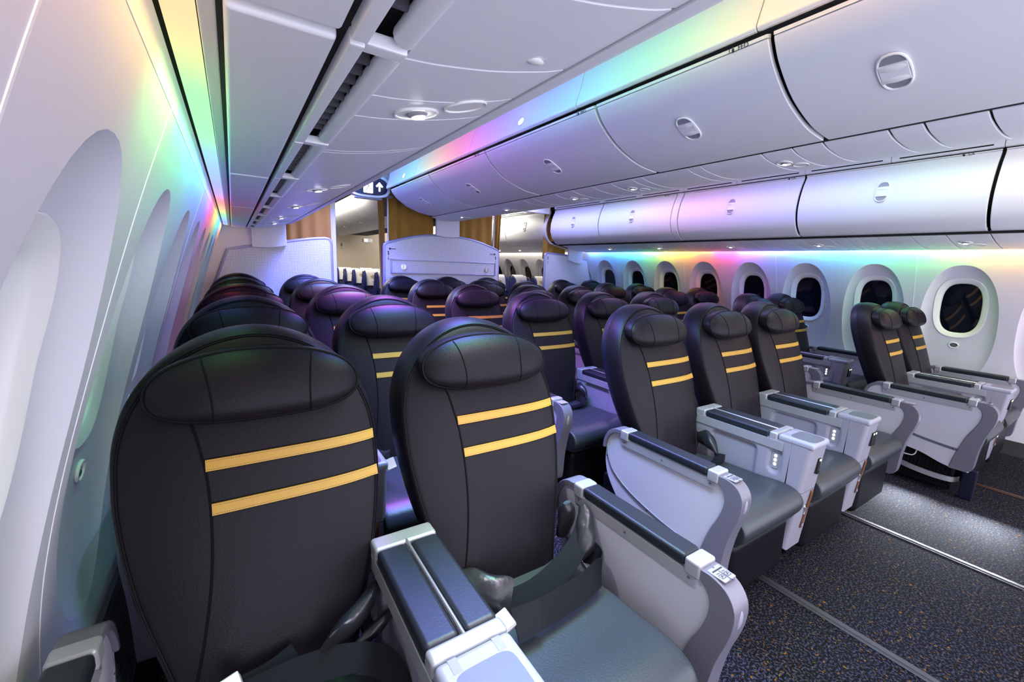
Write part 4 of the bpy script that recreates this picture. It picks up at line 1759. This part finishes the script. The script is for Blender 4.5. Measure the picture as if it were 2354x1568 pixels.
# centre-left seat of the second row: belt end lying on the cushion
s2 = SEATS[('D', 1)]
b = sleeve([(.235, -.10, .52), (.215, -.14, .55), (.20, -.18, .56), (.21, -.22, .53), (.20, -.25, .50)], [.05, .07, .06, .06, .03], [.03, .04, .04, .04, .02], [(.5, .3, .7)] * 5)
belt_part(s2, 'belt_sleeve', b, 'soft')
p = spaced([(.20, -.22, .50), (.15, -.27, .474), (.08, -.28, .470), (0, -.27, .47)], 5)
b = MB().ribbon(p, [(.3, -.9, .1)] * len(p), .05, .0025)
belt_part(s2, 'belt_webbing', b, 'web')
# second row by the left aisle: buckle showing between the front seats
s3 = SEATS[('C', 1)]
buckle(s3, Matrix.Translation((-.15, -.40, .54)) @ Matrix.Rotation(R(20), 4, 'Z') @ Matrix.Rotation(R(55), 4, 'X'))
b = sleeve([(-.24, -.32, .52), (-.21, -.34, .55), (-.18, -.37, .56), (-.15, -.39, .575)], [.05, .07, .07, .06], [.03, .04, .03, .015], [(.3, .3, .9)] * 4)
belt_part(s3, 'belt_sleeve', b, 'soft')

# ------------------------------------------------------------------ baggage bar, wire holder and leg under the right pair of seats
def bar_set(c, r):
    x, y = COLS[c][0] - .300, COLS[c][1] + PITCH * r
    ub = empty('baggage_bar', (x, y, 0))
    tag(ub, 'curved bright metal baggage bar with black ribbed box under the right pair of front seats', 'baggage bar')
    b = MB()
    pth = spaced([(.02, -.16, .165), (-.022, -.22, .140), (-.034, -.32, .118), (-.034, -.44, .106), (-.020, -.53, .106), (.03, -.56, .11)], 6)
    rings = []
    for q in pth:
        q = Vector(q)
        rings.append([q + Vector((-.006, 0, -.017)), q + Vector((.006, 0, -.017)), q + Vector((.006, 0, .017)), q + Vector((-.006, 0, .017))])
    b.loft(rings)
    b.build('bar', 'metal', ub, angle=50)
    b = MB()
    b.box((.0, -.53, .02), (.072, -.12, .30), .01, 1)
    bx = b.build('underseat_box', 'base', ub)
    b = MB()
    for k in range(20):
        yy = -.525 + k * .020
        b.box((-.004, yy, .06), (.002, yy + .010, .27), .001, 1)
    rb = b.build('rib', 'base', bx)
    b = MB()
    pth = spaced([(-.022, -.02, .285), (-.026, -.10, .235), (-.026, -.22, .200), (-.026, -.30, .192), (-.024, -.335, .205), (-.020, -.345, .260)], 6)
    b.tube(pth, .0035, 6)
    b.build('wire_holder', 'trimw', ub)
    b = MB()
    b.box((-.02, -.30, .188), (.10, -.08, .194), .002, 1)
    b.build('holder_tray', 'dgrey', ub)
    b = MB()
    b.box((-.018, -.64, .0), (.03, -.575, .20), .008, 2)
    b.build('front_leg', 'shell', ub)
    b = MB()
    for k in (0, 1):
        b.box((-.032, -.600 + k * .016, .204), (-.0295, -.587 + k * .016, .217), .002, 1)
    b.build('glint_or_courtesy_light', 'glow2', ub)
    b = MB()
    for k in (0, 1):
        b.ellipsoid((-.026, -.594 + k * .016, .188), (.006, .008, .006), 10, 6)
    b.build('courtesy_lens', 'trimw', ub)
    return ub


bar_set('H', 0)
# courtesy lamp that grazes the carpet of the right aisle
_d = Vector((-.36, 0, -.20)).to_track_quat('-Z', 'Y').to_euler()
area_lamp('aisle_courtesy_lamp', (3.862, .55, .20), (.62, .02), 4.0, (.80, .88, 1.0), _d, 55)

# ------------------------------------------------------------------ cabin behind the curtains
for (xa, xb, lab) in ((1.035, 1.105, 'white door post at the left aisle doorway'),):
    b = MB().box((xa, YB + .16, 0), (xb, YB + .30, 2.3), .012, 2)
    tag(b.build('door_post', 'trimw'), lab, 'post')
b = MB()
b.box((1.4, 11.4, 0), (3.6, 11.55, 2.46), .01, 1)
bw = b.build('lavatory_wall', 'beige')
tag(bw, 'beige wall far behind the left aisle doorway', 'wall')
b = MB()
mt = frame((2.30, 11.398, 1.72), (1, 0, 0), (0, 0, 1))
b.ellipsoid((0, .045, .001), (.016, .016, .001), 10, 4, mt)
b.box((-.016, -.012, 0), (.016, .024, .002), .003, 1, mt)
arrow_down(b, mt, 0, -.055, 1.4)
b.build('placard', 'ink', bw)['kind'] = 'stuff'
es = empty('lit_sign', (2.72, 10.6, 1.86))
tag(es, 'small white lit sign hanging far back in the rear cabin', 'sign')
MB().box((-.10, -.04, -.06), (.12, .04, .03), .012, 2).build('sign_housing', 'trimw', es)
b = MB()
b.box((-.07, -.045, -.045), (.0, -.040, .015), .004, 1)
b.build('sign_face', 'glow2', es)

ECB = [(1.66, 2.40), (1.655, 2.30), (1.70, 2.17), (1.84, 2.05), (2.02, 1.965), (2.18, 1.935), (2.24, 1.935)]
ec = [5.95, 7.2, 8.45, 9.7, 10.9]
for i, (a, b_) in enumerate(zip(ec[:-1], ec[1:])):
    bin_unit('overhead_bin', 'rear cabin centre overhead bin seen through the left doorway, %s from the curtain' % ordw[i], 'bin', ECB, .022, a, b_, 6, .62, group='rear centre bins')
core_o = core('trim_rear', [(1.70, 2.40), (1.74, 2.17), (1.9, 2.06), (2.1, 1.97), (2.8, 1.97), (3.0, 2.06), (3.2, 2.4)], 5.95, 10.9)
n_tr += 1
core_o.name = 'trim_%d' % n_tr
tag(core_o, kind='structure')
er = [5.62, 6.85, 8.08, 9.3, 10.5]
for i, (a, b_) in enumerate(zip(er[:-1], er[1:])):
    bin_unit('overhead_bin', 'rear cabin overhead bin seen through the right doorway, %s from the curtain' % ordw[i], 'bin', RB, .022, a, b_, 3, .44, group='rear right bins')
b = MB()
b.prism(RV_ + [(x + .014, z) for x, z in RV_[::-1]], 5.62, 10.5, axis=1)
vv = b.build('valance', 'white')
tag(vv, 'white valance above the rear right bins', 'valance')
b = MB()
for k in range(7):
    b.box((4.3165, 5.75 + k * .6, 2.299), (4.326, 6.25 + k * .6, 2.308))
b.build('air_slot', 'black', vv)['kind'] = 'stuff'
RC2 = empty('service_channel', (0, 0, 0))
tag(RC2, 'service channel with reading lights under the rear cabin right bins', 'service channel')
channel_panels(RC2, prof_r, [5.62, 6.1, 6.5, 6.95, 7.3, 7.8, 8.3, 8.8, 9.4, 10.4])
for yy in (6.2, 7.0, 7.75):
    twin_reading_light(RC2, 4.76, yy, pz_r)
MB().box((4.44, 5.6, 1.76), (5.2, 10.5, 1.80)).build('backing', 'black', RC2)


def make_econ():
    root = empty('economy_seat')
    b = MB()
    prof = [(.0, .47), (.02, .62), (.055, .85), (.085, 1.05), (.10, 1.15)]
    sec = []
    for y, z in smooth_poly(prof, 4):
        w = .215 - .035 * max(0, (z - .9) / .25)
        ring = []
        for x, yy in superoval(28, w, .052, 3.2):
            ring.append((x, y + yy + (abs(x) / w) ** 3 * -.02, z))
        sec.append(ring)
    last = sec[-1]
    cx = sum(p[1] for p in last) / len(last)
    for k, dz in ((.9, .018), (.7, .030), (.4, .036)):
        sec.append([(p[0] * (k + .1), cx + (p[1] - cx) * k, p[2] + dz) for p in last])
    b.loft(sec)
    b.build('backrest', 'econ', root, angle=60)
    # side wings of the headrest
    for s_ in (-1, 1):
        b = MB()
        b.prism(smooth_poly([(-.07, .90), (-.075, 1.02), (-.05, 1.12), (.0, 1.175), (.05, 1.185)], 4) + [(.09, 1.12), (.06, .95), (.02, .80), (-.02, .80)], s_ * .165 - .024, s_ * .165 + .024, axis=0, bev=.012, seg=2)
        b.build('wing', 'econ', root)
    # white cover over the headrest with a printed gold arc sign
    b = MB()
    path = [(.0, -.030, .93), (.0, -.020, 1.0), (.0, -.004, 1.08), (.0, .014, 1.155), (.0, .05, 1.196), (.0, .10, 1.195), (.0, .145, 1.16), (.0, .150, 1.06)]
    b.ribbon(smooth_poly(path, 4), (1, 0, 0), .275, .004)
    cv = b.build('headrest_cover', 'cover', root)
    mt = frame((0, -.0165, 1.065), (1, 0, 0), (0, .22, 1))
    b = MB()
    for rad in (.028, .052, .076):
        n = 14
        vs, fs = [], []
        for i in range(n + 1):
            a = R(42 + 96 * i / n)
            for rr in (rad - .0075, rad + .0075):
                vs.append(mt @ Vector((rr * math.cos(a), rr * math.sin(a) - .03, .004)))
        for i in range(n):
            fs.append((2 * i, 2 * i + 1, 2 * i + 3, 2 * i + 2))
        b.add(vs, fs)
    b.build('arc_print', 'goldp', cv)
    b = MB()
    for w, z in ((.07, -.062), (.055, -.074)):
        b.box((-w / 2, z - .003, .003), (w / 2, z + .003, .0042), 0, 1, mt)
    b.build('small_print', 'greyp', cv)
    b = MB().box((-.0, -.10, .0025), (.04, -.088, .0042), 0, 1, mt)
    b.build('gold_mark', 'goldp', cv)
    b = MB()
    b.box((-.215, -.46, .36), (.215, .03, .47), .03, 3)
    b.build('seat_cushion', 'econ', root)
    b = MB()
    for s_ in (-1, 1):
        b.box((s_ * .222 - .016, -.42, .60), (s_ * .222 + .016, .0, .635), .008, 2)
        b.box((s_ * .18 - .02, -.38, 0), (s_ * .18 + .02, .0, .37), .005, 1)
    b.build('frame', 'base', root)
    return root


ep = make_econ()
first = True
for r in range(5):
    for k, x in enumerate((2.16, 2.64, 3.12)):
        e = ep if first else copy_tree(ep)
        first = False
        e.name = 'economy_seat'
        e.location = (x, 7.2 + .80 * r, 0)
        tag(e, 'blue rear cabin seat with white cover, centre block, %s row, %s seat' % (ordw[r], ('left', 'middle', 'right')[k]), 'seat', 'rear cabin centre seats')
for r in range(2):
    for k, x in enumerate((4.08, 4.57, 5.05)):
        e = copy_tree(ep)
        e.name = 'economy_seat'
        e.location = (x, 6.72 + .80 * r, 0)
        tag(e, 'blue rear cabin seat with white cover, right block, %s row, %s seat' % (ordw[r], ('left', 'middle', 'right')[k]), 'seat', 'rear cabin right seats')


# turn the lettering into plain meshes
dg = bpy.context.evaluated_depsgraph_get()
for o in TEXTS:
    me = bpy.data.meshes.new_from_object(o.evaluated_get(dg))
    n = bpy.data.objects.new(o.name, me)
    n.parent = o.parent
    n.matrix_local = o.matrix_local
    C.objects.link(n)
    nm = o.name.split('.')[0]
    bpy.data.objects.remove(o)
    n.name = nm
